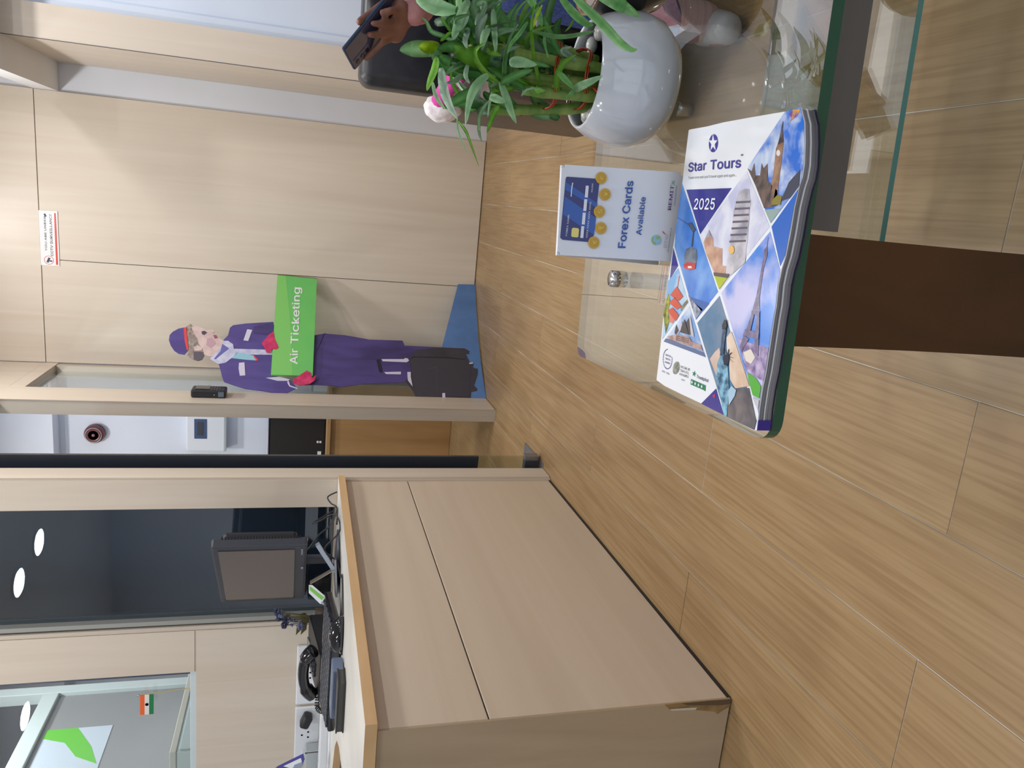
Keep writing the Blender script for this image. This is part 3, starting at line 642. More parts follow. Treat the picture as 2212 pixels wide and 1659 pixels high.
sdec('shirt_gap', S1([(1240, 1310), (1400, 1295), (1530, 1330), (1500, 1345), (1380, 1345)]), 8, PWH)
sdec('jacket_front_shade', S1([(1090, 700), (1330, 645), (1335, 760), (1250, 800), (1100, 780)]), 8, PURP_D)
sdec('shirt_front', S1([(850, 962), (1325, 975), (1318, 1035), (900, 1030)]), 8, SCARF)
sdec('scarf', S1([(735, 870), (790, 868), (850, 910), (858, 970), (905, 1000), (850, 1060), (760, 1130), (680, 1145), (620, 1110), (575, 1080), (690, 960)]), 10, SCARF)
sdec('scarf_fold', S1([(720, 905), (800, 960), (770, 985), (700, 1040), (640, 1090), (620, 1085), (700, 990)]), 12, mat('scarf_shadow_print', S(110, 108, 176), .5))
sdec('scarf_tail', S1([(830, 1075), (910, 1010), (1100, 1045), (1150, 1105), (1000, 1095)]), 11, PCY)
sdec('scarf_tail_tip', S1([(1105, 1048), (1155, 1098), (1130, 1108), (1090, 1052)]), 13, PRED)
sdec('name_badge', S1([(973, 862), (1018, 730), (1078, 738), (1030, 870)]), 9, PWH)
sdec('pocket_flap', S1([(920, 1130), (985, 1125), (995, 1280), (930, 1285), (915, 1200)]), 9, PWH)
sdec('cuff_line', S1([(1500, 1345), (1512, 1345), (1530, 1400), (1620, 1432), (1612, 1442), (1520, 1412), (1497, 1370)]), 9, PWH)
sdec('hair', S1([(285, 700), (345, 662), (372, 700), (420, 830), (440, 890), (500, 1000), (507, 1045), (480, 1090), (430, 1106), (370, 1090), (300, 1045), (315, 980)]), 7, HAIRP)
sdec('face', S1([(350, 705), (400, 688), (480, 715), (530, 740), (610, 738), (627, 758), (602, 782), (640, 792), (690, 840), (737, 868), (722, 930), (650, 1050), (570, 1052), (505, 1030), (490, 965), (440, 905), (428, 850), (395, 800)]), 9, SKINP)
sdec('ear', S1([(378, 945), (430, 922), (492, 955), (465, 985), (390, 988)]), 11, SKINP)
sdec('eye', S1([(470, 760), (505, 748), (540, 770), (505, 800), (480, 790)]), 11, mat('printed_eye', S(84, 74, 88), .5))
sdec('mouth', S1([(612, 800), (650, 800), (668, 835), (630, 845)]), 11, mat('printed_lip', S(150, 92, 108), .5))
sdec('cheek', S1([(540, 840), (600, 830), (650, 900), (590, 960), (530, 920)]), 10, mat('printed_blush', S(196, 160, 172), .5))
sdec('hair_bun', S1([(375, 1000), (480, 1000), (508, 1045), (480, 1092), (430, 1106), (380, 1085)]), 10, mat('printed_dark_hair', S(98, 90, 102), .5))
sdec('cap', S1([(83, 860), (92, 800), (130, 760), (200, 722), (265, 710), (290, 850), (312, 985), (270, 1032), (200, 1022), (145, 985), (105, 925)]), 10, PURP)
sdec('cap_band', S1([(258, 708), (290, 712), (302, 850), (318, 970), (298, 985), (272, 870)]), 12, PRED)
# the green board is a separate thick sheet fixed to the figure
gb = (sa+snm*.018, snm)
brd = decal('sign_board', S1([(1380, 75), (1850, 122), (1800, 1282), (1300, 1270)]), gb, 0, noisy('green_board_print', S(106, 198, 112), S(118, 206, 108), (4, 4, 4), .35), st, .012)
decal('board_facet', S1([(1380, 80), (1480, 92), (1540, 700), (1560, 1272), (1305, 1266)]), gb, 1, mat('light_green_print', S(134, 210, 112), .35), brd)
decal('board_edge', S1([(1380, 70), (1850, 117), (1850, 124), (1380, 77)]), gb, 2, mat('brown_board_edge', S(120, 100, 60), .6), brd)
WBL = mat('white_board_letters', S(244, 245, 248), .35)
text_px('lettering', 'Air', s1(1617, 1142), s1(1623, 962), s1(1490, 1142), gb, WBL, brd, 3)
text_px('lettering', 'Ticketing', s1(1626, 900), s1(1650, 232), s1(1500, 897), gb, WBL, brd, 3)
decal('glove', S1([(1190, 890), (1280, 790), (1335, 752), (1347, 840), (1395, 945), (1370, 968), (1310, 965), (1300, 1002), (1250, 1006), (1225, 950)]), gb, 4, PINK, st, .003)
decal('glove', S1([(1560, 1330), (1620, 1290), (1730, 1218), (1782, 1250), (1790, 1310), (1840, 1275), (1822, 1340), (1760, 1382), (1640, 1396), (1570, 1372)]), gb, 4, PINK, st, .003)

# ------------------------------------------------------------------ glass coffee table
ZG, TG = .462, .012
tb = thing('glass_coffee_table', 'low glass coffee table with green edges and a dark wood leg', 'table', (.2, .9, 0))
A_ = math.radians(3.0); gx = V((math.cos(A_), math.sin(A_), 0)); gy = V((-math.sin(A_), math.cos(A_), 0)); G0 = V((-.1985, .611, 0))
def GP(a, b, z): return G0+gx*a+gy*b+V((0, 0, z))
def rounded(a0, a1, b0, b1, r, k=6):
    out = []
    for ca, cb_, s0 in ((a0+r, b0+r, math.pi), (a1-r, b0+r, 1.5*math.pi), (a1-r, b1-r, 0), (a0+r, b1-r, .5*math.pi)):
        for i in range(k+1):
            t = s0+.5*math.pi*i/k; out.append((ca+r*math.cos(t), cb_+r*math.sin(t)))
    return out
def slab(name, a0, a1, b0, b1, r, z, th, mats, parent):
    bmid, bl_ = (b0+b1)/2, (b1-b0)/2*.93
    bm = BM(); prism(bm, [GP(a, b, z) for a, b in rounded(a0, a1, b0, b1, r)], V((0, 0, 1)), th)
    for f in bm.faces:
        f.normal_update()
        if abs(f.normal.z) > .5: f.material_index = 0
        else: f.material_index = 1 if (f.calc_center_median()-GP(.5, bmid, z)).dot(gy) < -bl_ else 2
    return obj(name, bm, mats, parent)
EDGE_PALE = mat('pale_edge_glass', S(176, 188, 180), .35); EDGE_PALE.node_tree.nodes['Principled BSDF'].inputs['Alpha'].default_value = .5
slab('glass_top', 0, 1.05, 0, .553, .022, ZG, TG, [GLASS_TOP, GLASS_EDGE, EDGE_PALE], tb)
slab('glass_shelf', .205, .85, .205, .52, .004, .20, .008, [GLASS_TOP, TEAL_EDGE, EDGE_PALE], tb)
def leg_board(name, a0, b_, m):
    bm = BM(); rows = []
    for i in range(13):
        z = .001+(.4485-.001)*i/12; bow = .02*math.sin(math.pi*i/12)
        rows.append([bm.verts.new(GP(a0-.006+.002*i/12, b_+bow, z)), bm.verts.new(GP(a0+.106-.002*i/12, b_+bow, z)), bm.verts.new(GP(a0+.106-.002*i/12, b_+bow+.022, z)), bm.verts.new(GP(a0-.006+.002*i/12, b_+bow+.022, z))])
    for i in range(12):
        for k in range(4): bm.faces.new((rows[i][k], rows[i][(k+1) % 4], rows[i+1][(k+1) % 4], rows[i+1][k]))
    bm.faces.new(rows[0]); bm.faces.new(rows[-1]); return obj(name, bm, m, tb)
leg_board('leg', .097, .018, BROWN_WOOD); leg_board('leg', .86, .018, BROWN_WOOD)
RAILM = mat('dark_grey_gloss_rail', S(96, 95, 96), .2, spec=.6)
bm = BM(); prism(bm, [GP(.205, .012, .449), GP(.858, .012, .449), GP(.858, .012, .412), GP(.205, .012, .412)], -gy, .006); obj('front_rail', bm, RAILM, tb)
for a, b in ((.133, .412), (.9, .412)):
    bm = BM(); c = GP(a, b, ZG); lathe(bm, [(0, .012), (.0105, .012), (.012, .010), (.012, 0), (0, 0)], c, 24); obj('standoff_cap', bm, CHROME, tb, True)
    bm = BM(); c = GP(a, b, 0); lathe(bm, [(0, .001), (.03, .001), (.03, .008), (.0115, .012), (.0115, .4495), (0, .4495)], c, 20); obj('steel_leg', bm, STEEL, tb, True)

# ------------------------------------------------------------------ brochure on the table
ZC = .4785; CP = PZ(ZC)
br = thing('travel_brochure', 'thick travel brochure with landmark photos lying on the glass table', 'brochure', tuple(at(1590, 590, PZ(ZG))))
def ca(x, y): return (1400+x/5.53, 220+y/5.53)
def cb2(x, y): return (1400+x/5.53, 480+y/5.53)
def cc(x, y): return (1400+x/5.53, 660+y/5.53)
outline = [ca(485, 340), ca(500, 330), ca(700, 295), ca(900, 245), ca(1200, 190), ca(1640, 115), ca(1825, 65), ca(1838, 130), ca(1866, 240), ca(1872, 470), ca(1862, 740), ca(1836, 900), ca(1800, 1010), ca(1745, 1250), ca(1705, 1500),
           cb2(1690, 150), cb2(1640, 400), cb2(1592, 560), cb2(1552, 750), cb2(1527, 1000), cb2(1500, 1150), cb2(1470, 1350), cc(1448, 500), cc(1402, 800), cc(1360, 1000), cc(1322, 1250), cc(1298, 1490),
           cc(1270, 1492), cc(950, 1332), cc(640, 1172), cc(400, 1060), cc(200, 962), cc(100, 890), cc(152, 440), cb2(185, 1100), cb2(240, 700), cb2(300, 290), cb2(332, 100), ca(350, 1450), ca(410, 960), ca(440, 700)]
COVER = mat('glossy_white_cover', S(232, 236, 243), .16, coat=.3)
def pl_off(px, dz, grow=0): return [at(x, y, CP)-V((0, 0, dz)) for x, y in px]
bm = BM(); prism(bm, pl_off(outline, 0), V((0, 0, 1)), .0012); obj('cover', bm, COVER, br)
PAGES = noisy('page_edges', S(86, 86, 94), S(150, 150, 158), (3, 3, 900), .6, 2)
bm = BM(); pts = pl_off(outline, .0013); cen = sum(pts, V())/len(pts); pts = [p+(cen-p).normalized()*.0015 for p in pts]
prism(bm, pts, V((0, 0, 1)), ZC-ZG-.0028); obj('page_block', bm, PAGES, br)
bm = BM(); prism(bm, [p-V((0, 0, .0065)) for p in [q+(cen-q).normalized()*.0006 for q in pl_off(outline, 0)]], V((0, 0, 1)), .0011); obj('white_insert', bm, COVER, br)
bm = BM(); prism(bm, [p-V((0, 0, ZC-ZG-.0013)) for p in pl_off(outline, 0)], V((0, 0, 1)), .0011); obj('back_cover', bm, mat('navy_cover', S(44, 40, 72), .25), br)
for nm, q in (('spine_tab', [cc(1300, 1370), cc(1425, 1390), cc(1425, 1500), cc(1298, 1492)]),):
    e0, e1 = at(*cc(1330, 1250), CP), at(*cc(1298, 1490), CP); d_ = (e1-e0).normalized(); nn = V((d_.y, -d_.x, 0)); nn = nn if nn.y < 0 else -nn
    bm = BM(); a0 = e0.lerp(e1, .5)+nn*.0008; a1 = e1+nn*.0008; prism(bm, [a0, a1, a1-V((0, 0, .014)), a0-V((0, 0, .014))], nn, .0006); obj(nm, bm, mat('indigo_tab', S(62, 48, 150), .25), br)
def sky(name, c1, c2, sc=30, lo=.42, hi=.62): return noisy(name, c1, c2, (sc, sc, sc), .16, 5, .4, lo, hi, coat=.3)
def print_mat(name, r, g, b): return mat(name, S(r, g, b), .16, coat=.3)
NAVY = print_mat('navy_print', 52, 50, 140); ROYAL = print_mat('royal_blue_print', 48, 104, 196)
SK1 = sky('blue_cloud_sky_print', S(52, 112, 212), S(206, 218, 236)); SK2 = sky('lilac_sky_print', S(196, 198, 226), S(226, 228, 240)); SK3 = sky('bright_blue_print', S(62, 124, 214), S(124, 172, 230), 14)
SK4 = sky('storm_sky_print', S(84, 124, 160), S(120, 140, 166), 20); SK5 = sky('violet_sky_print', S(74, 134, 222), S(198, 198, 236), 16, .38, .58)
def bd(name, pts, layer, m, parent=None): return decal(name, pts, CP, layer, m, parent or br)
bd('print_triangle', [ca(460, 1050), ca(1000, 1030), ca(625, 1580)], 1, NAVY)
p_pisa = bd('photo_tower_of_pisa', [ca(1180, 830), ca(1455, 1490), cb2(858, 808), ca(620, 1595)], 1, SK2)
p_ben = bd('photo_clock_tower', [ca(1640, 116), ca(1825, 68), ca(1836, 130), ca(1864, 240), ca(1870, 470), ca(1860, 740), ca(1820, 985), ca(1470, 1450), ca(1195, 780)], 1, SK1)
bd('print_triangle', [ca(1798, 1040), ca(1478, 1490), cb2(1582, 525), cb2(1640, 395), ca(1703, 1500), ca(1745, 1250)], 1, ROYAL)
p_cab = bd('photo_cable_car', [ca(408, 975), cb2(836, 832), cb2(575, 1165), cb2(318, 292), cb2(338, 60)], 1, SK3)
bd('print_triangle', [cb2(304, 310), cb2(360, 520), cb2(262, 680)], 1, NAVY)
p_pag = bd('photo_pagoda', [cb2(362, 550), cb2(482, 960), cb2(172, 1400), cb2(192, 1100), cb2(244, 700)], 1, sky('pale_blue_sky_print', S(120, 176, 226), S(196, 220, 240)))
p_op = bd('photo_opera_house', [cc(495, 8), cc(690, 618), cc(190, 430)], 1, sky('opera_sky_print', S(120, 160, 216), S(206, 220, 240)))
p_lib = bd('photo_statue', [cb2(856, 882), cb2(590, 1205), cc(930, 1322), cc(1272, 1488), cc(1300, 1380)], 1, SK4)
p_eif = bd('photo_iron_tower', [cb2(1460, 112), cb2(876, 845), cc(1322, 1290), cc(1322, 1250), cc(1358, 1000), cc(1400, 800), cc(1446, 500), cb2(1468, 1350), cb2(1498, 1150), cb2(1525, 1000), cb2(1550, 750), cb2(1580, 575)], 1, SK5)
bd('print_triangle', [cc(815, 992), cc(636, 1172), cc(905, 1308)], 1, NAVY)
bd('red_mark', [cc(785, 1062), cc(812, 1066), cc(806, 1100), cc(780, 1098)], 2, print_mat('red_print', 190, 40, 90))
# pisa
STONE = noisy('pale_stone_print', S(150, 148, 160), S(204, 200, 206), (60, 60, 60), .2); STONE2 = noisy('warm_stone_print', S(176, 130, 110), S(214, 176, 150), (60, 60, 60), .2)
bd('tower', [ca(1095, 1062), ca(1160, 1040), ca(1215, 1045), ca(1222, 1150), ca(1236, 1185), ca(1222, 1290), ca(1215, 1400), ca(1206, 1500), ca(1195, 1655), cb2(1180, 320), cb2(1165, 480), cb2(985, 640), cb2(945, 600), cb2(955, 470), cb2(985, 330), ca(995, 1620), ca(1010, 1500), ca(1030, 1300), ca(1060, 1200), ca(1075, 1130)], 2, STONE, p_pisa)
for k in range(7):
    y0 = 1190+k*75+(k*3); xa = 1062-k*13; xb = 1230-k*9
    bd('arcade_band', [ca(xa, y0), ca(xb, y0-8), ca(xb-2, y0+14), ca(xa-3, y0+24)], 3, print_mat('arcade_shadow_print', 108, 100, 112), p_pisa)
bd('church', [cb2(735, 90), cb2(782, 200), cb2(785, 290), cb2(893, 315), cb2(890, 520), cb2(938, 525), cb2(930, 640), cb2(800, 600), cb2(700, 380), cb2(670, 240)], 2, STONE2, p_pisa)
bd('dome', [cb2(735, 100), cb2(775, 185), cb2(700, 190)], 3, STONE, p_pisa)
bd('lawn', [cb2(800, 640), cb2(955, 668), cb2(858, 800)], 3, print_mat('lawn_yellow_green_print', 176, 190, 44), p_pisa)
bd('crowd', [cb2(795, 600), cb2(985, 620), cb2(960, 665), cb2(802, 642)], 4, print_mat('crowd_print', 90, 80, 84), p_pisa)
bd('sun_glow', ellipse_px(*cb2(1010, 330), 6, 9), 4, print_mat('sun_print', 236, 190, 110), p_pisa)
# big ben
BR1 = noisy('brown_stone_print', S(112, 88, 78), S(170, 132, 106), (90, 90, 90), .2); BRD = noisy('dark_stone_print', S(66, 62, 66), S(120, 100, 90), (90, 90, 90), .2)
bd('tower', [ca(1622, 235), ca(1612, 330), ca(1626, 480), ca(1602, 700), ca(1576, 900), ca(1552, 1100), ca(1545, 1230), ca(1468, 1200), ca(1482, 980), ca(1512, 800), ca(1535, 560), ca(1580, 440), ca(1602, 330)], 2, BR1, p_ben)
bd('tower_roof', [ca(1622, 235), ca(1612, 330), ca(1626, 480), ca(1560, 510), ca(1580, 440), ca(1602, 330)], 3, BRD, p_ben)
bd('clock_face', ellipse_px(*ca(1568, 612), 4.2, 6.6), 3, print_mat('clock_white_print', 226, 224, 226), p_ben)
bd('parliament', [ca(1195, 795), ca(1245, 830), ca(1275, 735), ca(1288, 880), ca(1345, 880), ca(1365, 735), ca(1385, 800), ca(1432, 740), ca(1440, 950), ca(1552, 1060), ca(1552, 1240), ca(1395, 1275), ca(1290, 1000)], 2, BRD, p_ben)
bd('street_houses', [ca(1826, 810), ca(1690, 960), ca(1590, 1190), ca(1700, 1150), ca(1812, 1000)], 2, print_mat('dark_slate_print', 70, 74, 92), p_ben)
bd('trees', [ca(1560, 1110), ca(1610, 1130), ca(1590, 1230), ca(1480, 1230), ca(1500, 1170)], 3, print_mat('olive_tree_print', 140, 130, 60), p_ben)
bd('river', [ca(1400, 1290), ca(1595, 1272), ca(1470, 1448)], 2, print_mat('river_print', 150, 172, 170), p_ben)
bd('flowers', [ca(1690, 150), ca(1740, 95), ca(1825, 85), ca(1790, 165), ca(1705, 235), ca(1720, 190)], 2, noisy('flower_print', S(230, 170, 50), S(120, 80, 150), (120, 120, 120), .2), p_ben)
# cable car
bd('cabin', [cb2(462, 322), cb2(512, 296), cb2(585, 322), cb2(592, 420), cb2(572, 556), cb2(505, 575), cb2(442, 548), cb2(440, 400)], 2, noisy('grey_cabin_print', S(70, 80, 100), S(130, 138, 150), (60, 60, 60), .2), p_cab)
bd('cabin_base', [cb2(434, 505), cb2(480, 478), cb2(582, 488), cb2(570, 556), cb2(505, 575), cb2(440, 550)], 3, print_mat('cabin_red_print', 200, 70, 64), p_cab)
bd('cabin_cross', [cb2(490, 525), cb2(535, 525), cb2(535, 550), cb2(490, 550)], 4, COVER, p_cab)
bd('hanger', [ca(548, 1500), ca(562, 1500), cb2(538, 292), cb2(520, 292)], 2, print_mat('hanger_print', 60, 70, 90), p_cab)
bd('trolley', [ca(490, 1450), ca(525, 1440), ca(578, 1530), ca(545, 1560), ca(500, 1490)], 3, print_mat('trolley_print', 66, 76, 96), p_cab)
bd('rope', [ca(352, 1382), ca(358, 1380), ca(500, 1470), ca(495, 1478)], 2, print_mat('rope_print', 60, 90, 140), p_cab)
bd('snow_slope', [cb2(485, 870), cb2(560, 960), cb2(660, 1045), cb2(575, 1160)], 2, noisy('snow_rock_print', S(76, 84, 112), S(190, 198, 216), (90, 90, 90), .2), p_cab)
bd('blue_ridge', [cb2(500, 890), cb2(735, 970), cb2(650, 1070), cb2(560, 960)], 2, print_mat('ridge_print', 50, 96, 172), p_cab)
# pagoda
RF = print_mat('pagoda_red_print', 206, 78, 56)
bd('spire', [cb2(376, 640), cb2(382, 640), cb2(362, 775), cb2(355, 775)], 2, RF, p_pag)
for a in ([(352, 768), (425, 888), (375, 940), (272, 872)], [(330, 898), (410, 1010), (352, 1042), (258, 962)], [(300, 1020), (376, 1112), (335, 1180), (242, 1058)]): bd('roof', [cb2(*q) for q in a], 3, RF, p_pag)
bd('hall', [cb2(262, 1090), cb2(345, 1110), cb2(300, 1210), cb2(258, 1190)], 2, print_mat('hall_print', 214, 130, 116), p_pag)
bd('trees', [cb2(245, 850), cb2(275, 950), cb2(245, 1060), cb2(262, 1180), cb2(215, 1330), cb2(190, 1110), cb2(215, 950)], 2, noisy('tree_print', S(70, 84, 30), S(170, 176, 60), (120, 120, 120), .2), p_pag)
bd('trees', [cb2(470, 925), cb2(482, 958), cb2(400, 1060), cb2(395, 1020)], 2, noisy('tree_print_brown', S(90, 84, 60), S(150, 140, 100), (120, 120, 120), .2), p_pag)
# opera
bd('water', [cc(215, 395), cc(260, 400), cc(430, 470), cc(670, 560), cc(690, 616), cc(192, 430)], 2, print_mat('harbour_print', 96, 112, 152), p_op)
SAIL = print_mat('sail_dark_print', 70, 66, 74); SAILW = print_mat('sail_white_print', 196, 190, 196)
bd('sail', [cc(342, 230), cc(372, 300), cc(335, 350), cc(322, 320)], 2, SAIL, p_op); bd('sail', [cc(412, 180), cc(420, 260), cc(365, 345)], 3, SAILW, p_op); bd('sail', [cc(448, 165), cc(500, 350), cc(398, 320), cc(410, 260)], 4, SAIL, p_op)
bd('sail', [cc(515, 130), cc(560, 380), cc(510, 350), cc(480, 230)], 3, SAILW, p_op); bd('sail', [cc(500, 150), cc(520, 350), cc(500, 340), cc(470, 200)], 4, SAIL, p_op)
bd('podium', [cc(240, 370), cc(340, 345), cc(500, 375), cc(530, 430), cc(640, 470), cc(660, 540), cc(500, 480), cc(260, 400)], 3, noisy('podium_print', S(150, 120, 116), S(196, 166, 158), (90, 90, 90), .2), p_op)
for k in range(3): bd('podium_line', [cc(345, 362+k*22), cc(498, 395+k*22), cc(498, 402+k*22), cc(345, 369+k*22)], 4, print_mat('podium_line_print', 100, 76, 78), p_op)
# statue
bd('cloud', [cc(1000, 310), cc(1040, 420), cc(1130, 700), cc(1215, 960), cc(1050, 990), cc(985, 880), cc(975, 640), cc(950, 560), cc(945, 380)], 2, sky('peach_cloud_print', S(214, 184, 160), S(232, 214, 196)), p_lib)
bd('cloud', [cc(860, 500), cc(880, 640), cc(830, 860), cc(745, 640), cc(800, 560)], 2, sky('peach_cloud_print_2', S(206, 176, 160), S(220, 200, 190)), p_lib)
bd('dark_cloud', [cc(975, 1000), cc(1210, 985), cc(1296, 1380), cc(1272, 1484), cc(955, 1330)], 2, sky('grey_cloud_print', S(84, 82, 92), S(122, 114, 116)), p_lib)
ROBE = noisy('verdigris_print', S(44, 84, 120), S(140, 196, 220), (120, 120, 40), .2)
bd('robe', [cc(905, 560), cc(870, 610), cc(840, 680), cc(822, 870), cc(860, 1030), cc(915, 1310), cc(950, 1328), cc(978, 1010), cc(970, 830), cc(962, 720), cc(930, 600)], 3, ROBE, p_lib)
bd('raised_arm', [cc(915, 240), cc(950, 240), cc(945, 310), cc(930, 420), cc(915, 590), cc(872, 600), cc(890, 440), cc(902, 300)], 4, noisy('dark_robe_print', S(28, 50, 76), S(66, 104, 134), (120, 120, 40), .2), p_lib)
bd('torch', [cc(930, 168), cc(950, 175), cc(958, 245), cc(940, 290), cc(905, 285), cc(902, 235), cc(918, 200)], 5, print_mat('torch_print', 50, 54, 66), p_lib)
bd('head', [cc(920, 590), cc(985, 590), cc(985, 650), cc(965, 720), cc(925, 710), cc(912, 640)], 5, print_mat('statue_head_print', 36, 48, 70), p_lib)
for a, b in ((935, 520), (975, 520), (1010, 560), (1030, 625), (1025, 675)): bd('crown_ray', [cc(958, 600), cc(a, b), cc(a+6, b+4), cc(970, 612)], 4, print_mat('ray_print', 50, 60, 80), p_lib)
bd('tablet', [cc(1012, 960), cc(1066, 1010), cc(1050, 1080), cc(980, 1192), cc(972, 1020)], 4, print_mat('tablet_print', 168, 200, 222), p_lib)
# iron tower
IR = noisy('iron_print', S(84, 76, 112), S(120, 106, 140), (150, 150, 150), .2)
bd('spire', [cb2(1442, 180), cb2(1432, 300), cb2(1436, 380), cb2(1388, 560), cb2(1362, 720), cb2(1340, 900), cb2(1340, 1050), cb2(1255, 1045), cb2(1300, 880), cb2(1335, 700), cb2(1385, 420), cb2(1395, 330), cb2(1425, 290)], 2, IR, p_eif)
bd('upper_deck', [cb2(1250, 1050), cb2(1345, 1062), cb2(1340, 1112), cb2(1245, 1100)], 3, IR, p_eif)
bd('leg', [cb2(1245, 1100), cb2(1278, 1102), cb2(1232, 1302), cb2(1182, 1292)], 3, IR, p_eif); bd('leg', [cb2(1312, 1108), cb2(1342, 1112), cb2(1336, 1335), cb2(1294, 1322)], 3, IR, p_eif)
bd('lower_deck', [cb2(1178, 1275), cb2(1338, 1328), cb2(1332, 1395), cb2(1148, 1352)], 4, IR, p_eif)
bd('leg', [cb2(1148, 1350), cb2(1215, 1395), cb2(1160, 1480), cb2(1130, 1560), cb2(1108, 1500)], 3, IR, p_eif); bd('leg', [cb2(1280, 1400), cb2(1332, 1385), cb2(1328, 1600), cb2(1292, 1570)], 3, IR, p_eif)
bd('city', [cc(1080, 390), cc(1130, 420), cc(1420, 500), cc(1446, 505), cc(1402, 790), cc(1380, 900), cc(1300, 860), cc(1190, 790), cc(1120, 560)], 2, noisy('city_lilac_print', S(110, 92, 140), S(196, 178, 214), (90, 90, 90), .2), p_eif)
bd('lawn', [cc(1200, 800), cc(1300, 870), cc(1358, 965), cc(1338, 1110), cc(1262, 1072), cc(1212, 900)], 3, print_mat('lawn_green_print', 90, 176, 70), p_eif)
bd('road', [cc(1262, 1100), cc(1336, 1130), cc(1324, 1240), cc(1290, 1180)], 3, print_mat('road_print', 196, 196, 204), p_eif)
bd('fountain', [cc(1150, 560), cc(1240, 520), cc(1290, 620), cc(1240, 700), cc(1180, 660)], 3, print_mat('fountain_print', 226, 218, 206), p_eif)
# lettering
IND = print_mat('indigo_letter_print', 58, 54, 150); GRY = print_mat('grey_letter_print', 120, 120, 130); WL = print_mat('white_letter_print', 238, 240, 246)
lg = bd('logo_disc', ellipse_px(*ca(783, 495), 9.8, 19.5, 28, .07), 1, IND)
bd('logo_star', [(ca(783, 495)[0]+(19.0 if k % 2 == 0 else 7.5)*math.sin(math.pi*k/5)*.50+(0), ca(783, 495)[1]-(19.0 if k % 2 == 0 else 7.5)*math.cos(math.pi*k/5)) for k in range(10)], 2, WL)
text_px('lettering', 'Star', ca(483, 835), ca(695, 812), ca(490, 690), CP, IND, br, 1, .035)
text_px('lettering', 'Tours', ca(745, 808), ca(1108, 782), ca(752, 655), CP, IND, br, 1, .035)
text_px('lettering', '®', ca(1110, 655), ca(1140, 650), ca(1110, 615), CP, GRY, br, 1)
text_px('lettering', "Travel once and you'll travel again and again...", ca(480, 922), ca(1060, 890), ca(482, 880), CP, GRY, br, 1, 0)
text_px('lettering', '2025', ca(553, 1283), ca(798, 1285), ca(572, 1108), CP, WL, br, 2)
WT = print_mat('world_letter_print', 110, 112, 110)
for k, s_ in enumerate(('WORLD', 'TRAVEL', 'AWARDS')): text_px('lettering', s_, cc(388-k*8, 742+k*43), cc(500-k*8, 782+k*43), cc(392-k*8, 702+k*43), CP, WT, br, 1, .0)
text_px('lettering', '2023', cc(398, 890), cc(437, 902), cc(402, 870), CP, WT, br, 1)
bd('globe_emblem', ellipse_px(*cc(338, 745), 7.2, 14, 24, .2), 1, noisy('globe_print', S(90, 96, 90), S(214, 214, 200), (80, 80, 80), .3))
TP_ = print_mat('trust_green_print', 40, 130, 96)
def star_px(c, rx, ry, rot=0): return [(c[0]+rx*(1 if k % 2 == 0 else .42)*math.sin(math.pi*k/5+rot), c[1]-ry*(1 if k % 2 == 0 else .42)*math.cos(math.pi*k/5+rot)) for k in range(10)]
bd('green_star', star_px(cc(553, 815), 4.6, 6.6, .3), 1, TP_)
text_px('lettering', 'Trustpilot', cc(580, 862), cc(722, 918), cc(588, 812), CP, print_mat('trust_ink_print', 60, 60, 90), br, 1, .005)
for k in range(5):
    x0, y0 = 515+k*39, 905+k*17
    bd('rating_square', [cc(x0, y0-28), cc(x0+(35 if k < 4 else 20), y0-28+(15 if k < 4 else 9)), cc(x0+(30 if k < 4 else 16), y0+52), cc(x0-5, y0+38)], 1, TP_)
    if k < 4: bd('rating_star', star_px(cc(x0+15, y0+12), 2.4, 4.4, .3), 2, WL)
AW = print_mat('award_ink_print', 96, 92, 150)
for k in range(26):
    a = -2.2+k*.19+1.57; bd('wreath_leaf', [(x, y) for x, y in ellipse_px(cc(235, 640)[0]+9.6*math.cos(a+.5), cc(235, 640)[1]+21*math.sin(a+.5), .8, 1.7, 6, a)], 1, AW)
for k, s_ in enumerate(('BRITISH', 'TRAVEL', 'AWARDS')): text_px('lettering', s_, cc(212-k*5, 598+k*42), cc(275-k*5, 620+k*42), cc(214-k*5, 570+k*42), CP, AW, br, 1)
text_px('lettering', '2016 - 2024', cc(168, 788), cc(255, 826), cc(172, 764), CP, AW, br, 1)

# ------------------------------------------------------------------ counter card stand
b0, b1 = V((-.046, .850, ZG)), V((.0595, .868, ZG)); fx = (b1-b0).normalized(); fn0 = V((fx.y, -fx.x, 0)); tl = math.radians(11)
fup = (V((0, 0, 1))*math.cos(tl)-fn0*math.sin(tl)).normalized(); fn = fx.cross(fup).normalized()
if fn.y > 0: fn = -fn
FP = (b0+fn*.0005, fn)
fx_t = thing('card_stand', 'white acrylic counter sign advertising forex cards on the glass table', 'sign', tuple((b0+b1)/2))
def f1(x, y): return (1150+x/5.53, 300+y/5.53)
FS = mat('white_sign_face', S(222, 224, 233), .25, coat=.2); NV = mat('card_navy_print', S(50, 54, 118), .3); RB = mat('card_blue_print', S(48, 90, 172), .3)
Hh = .149
bm = BM(); prism(bm, [b0, b1, b1+fup*Hh, b0+fup*Hh], fn, .004); bmesh.ops.bevel(bm, geom=[e for e in bm.edges if abs((e.verts[0].co-e.verts[1].co).normalized().dot(fn)) > .9], offset=.004, segments=3, affect='EDGES'); obj('front_panel', bm, FS, fx_t)
ba, bb = b0-fn0*.052, b1-fn0*.052
bm = BM(); nb = ((ba-(b0+fup*Hh)).normalized()).cross(fx).normalized(); prism(bm, [ba+V((0, 0, .001)), bb+V((0, 0, .001)), b1+fup*Hh-fn*.004, b0+fup*Hh-fn*.004], nb, .003); obj('back_panel', bm, FS, fx_t)
def fd(name, pts, layer, m, parent=None): return decal(name, [f1(*q) for q in pts], FP, layer, m, parent or fx_t)
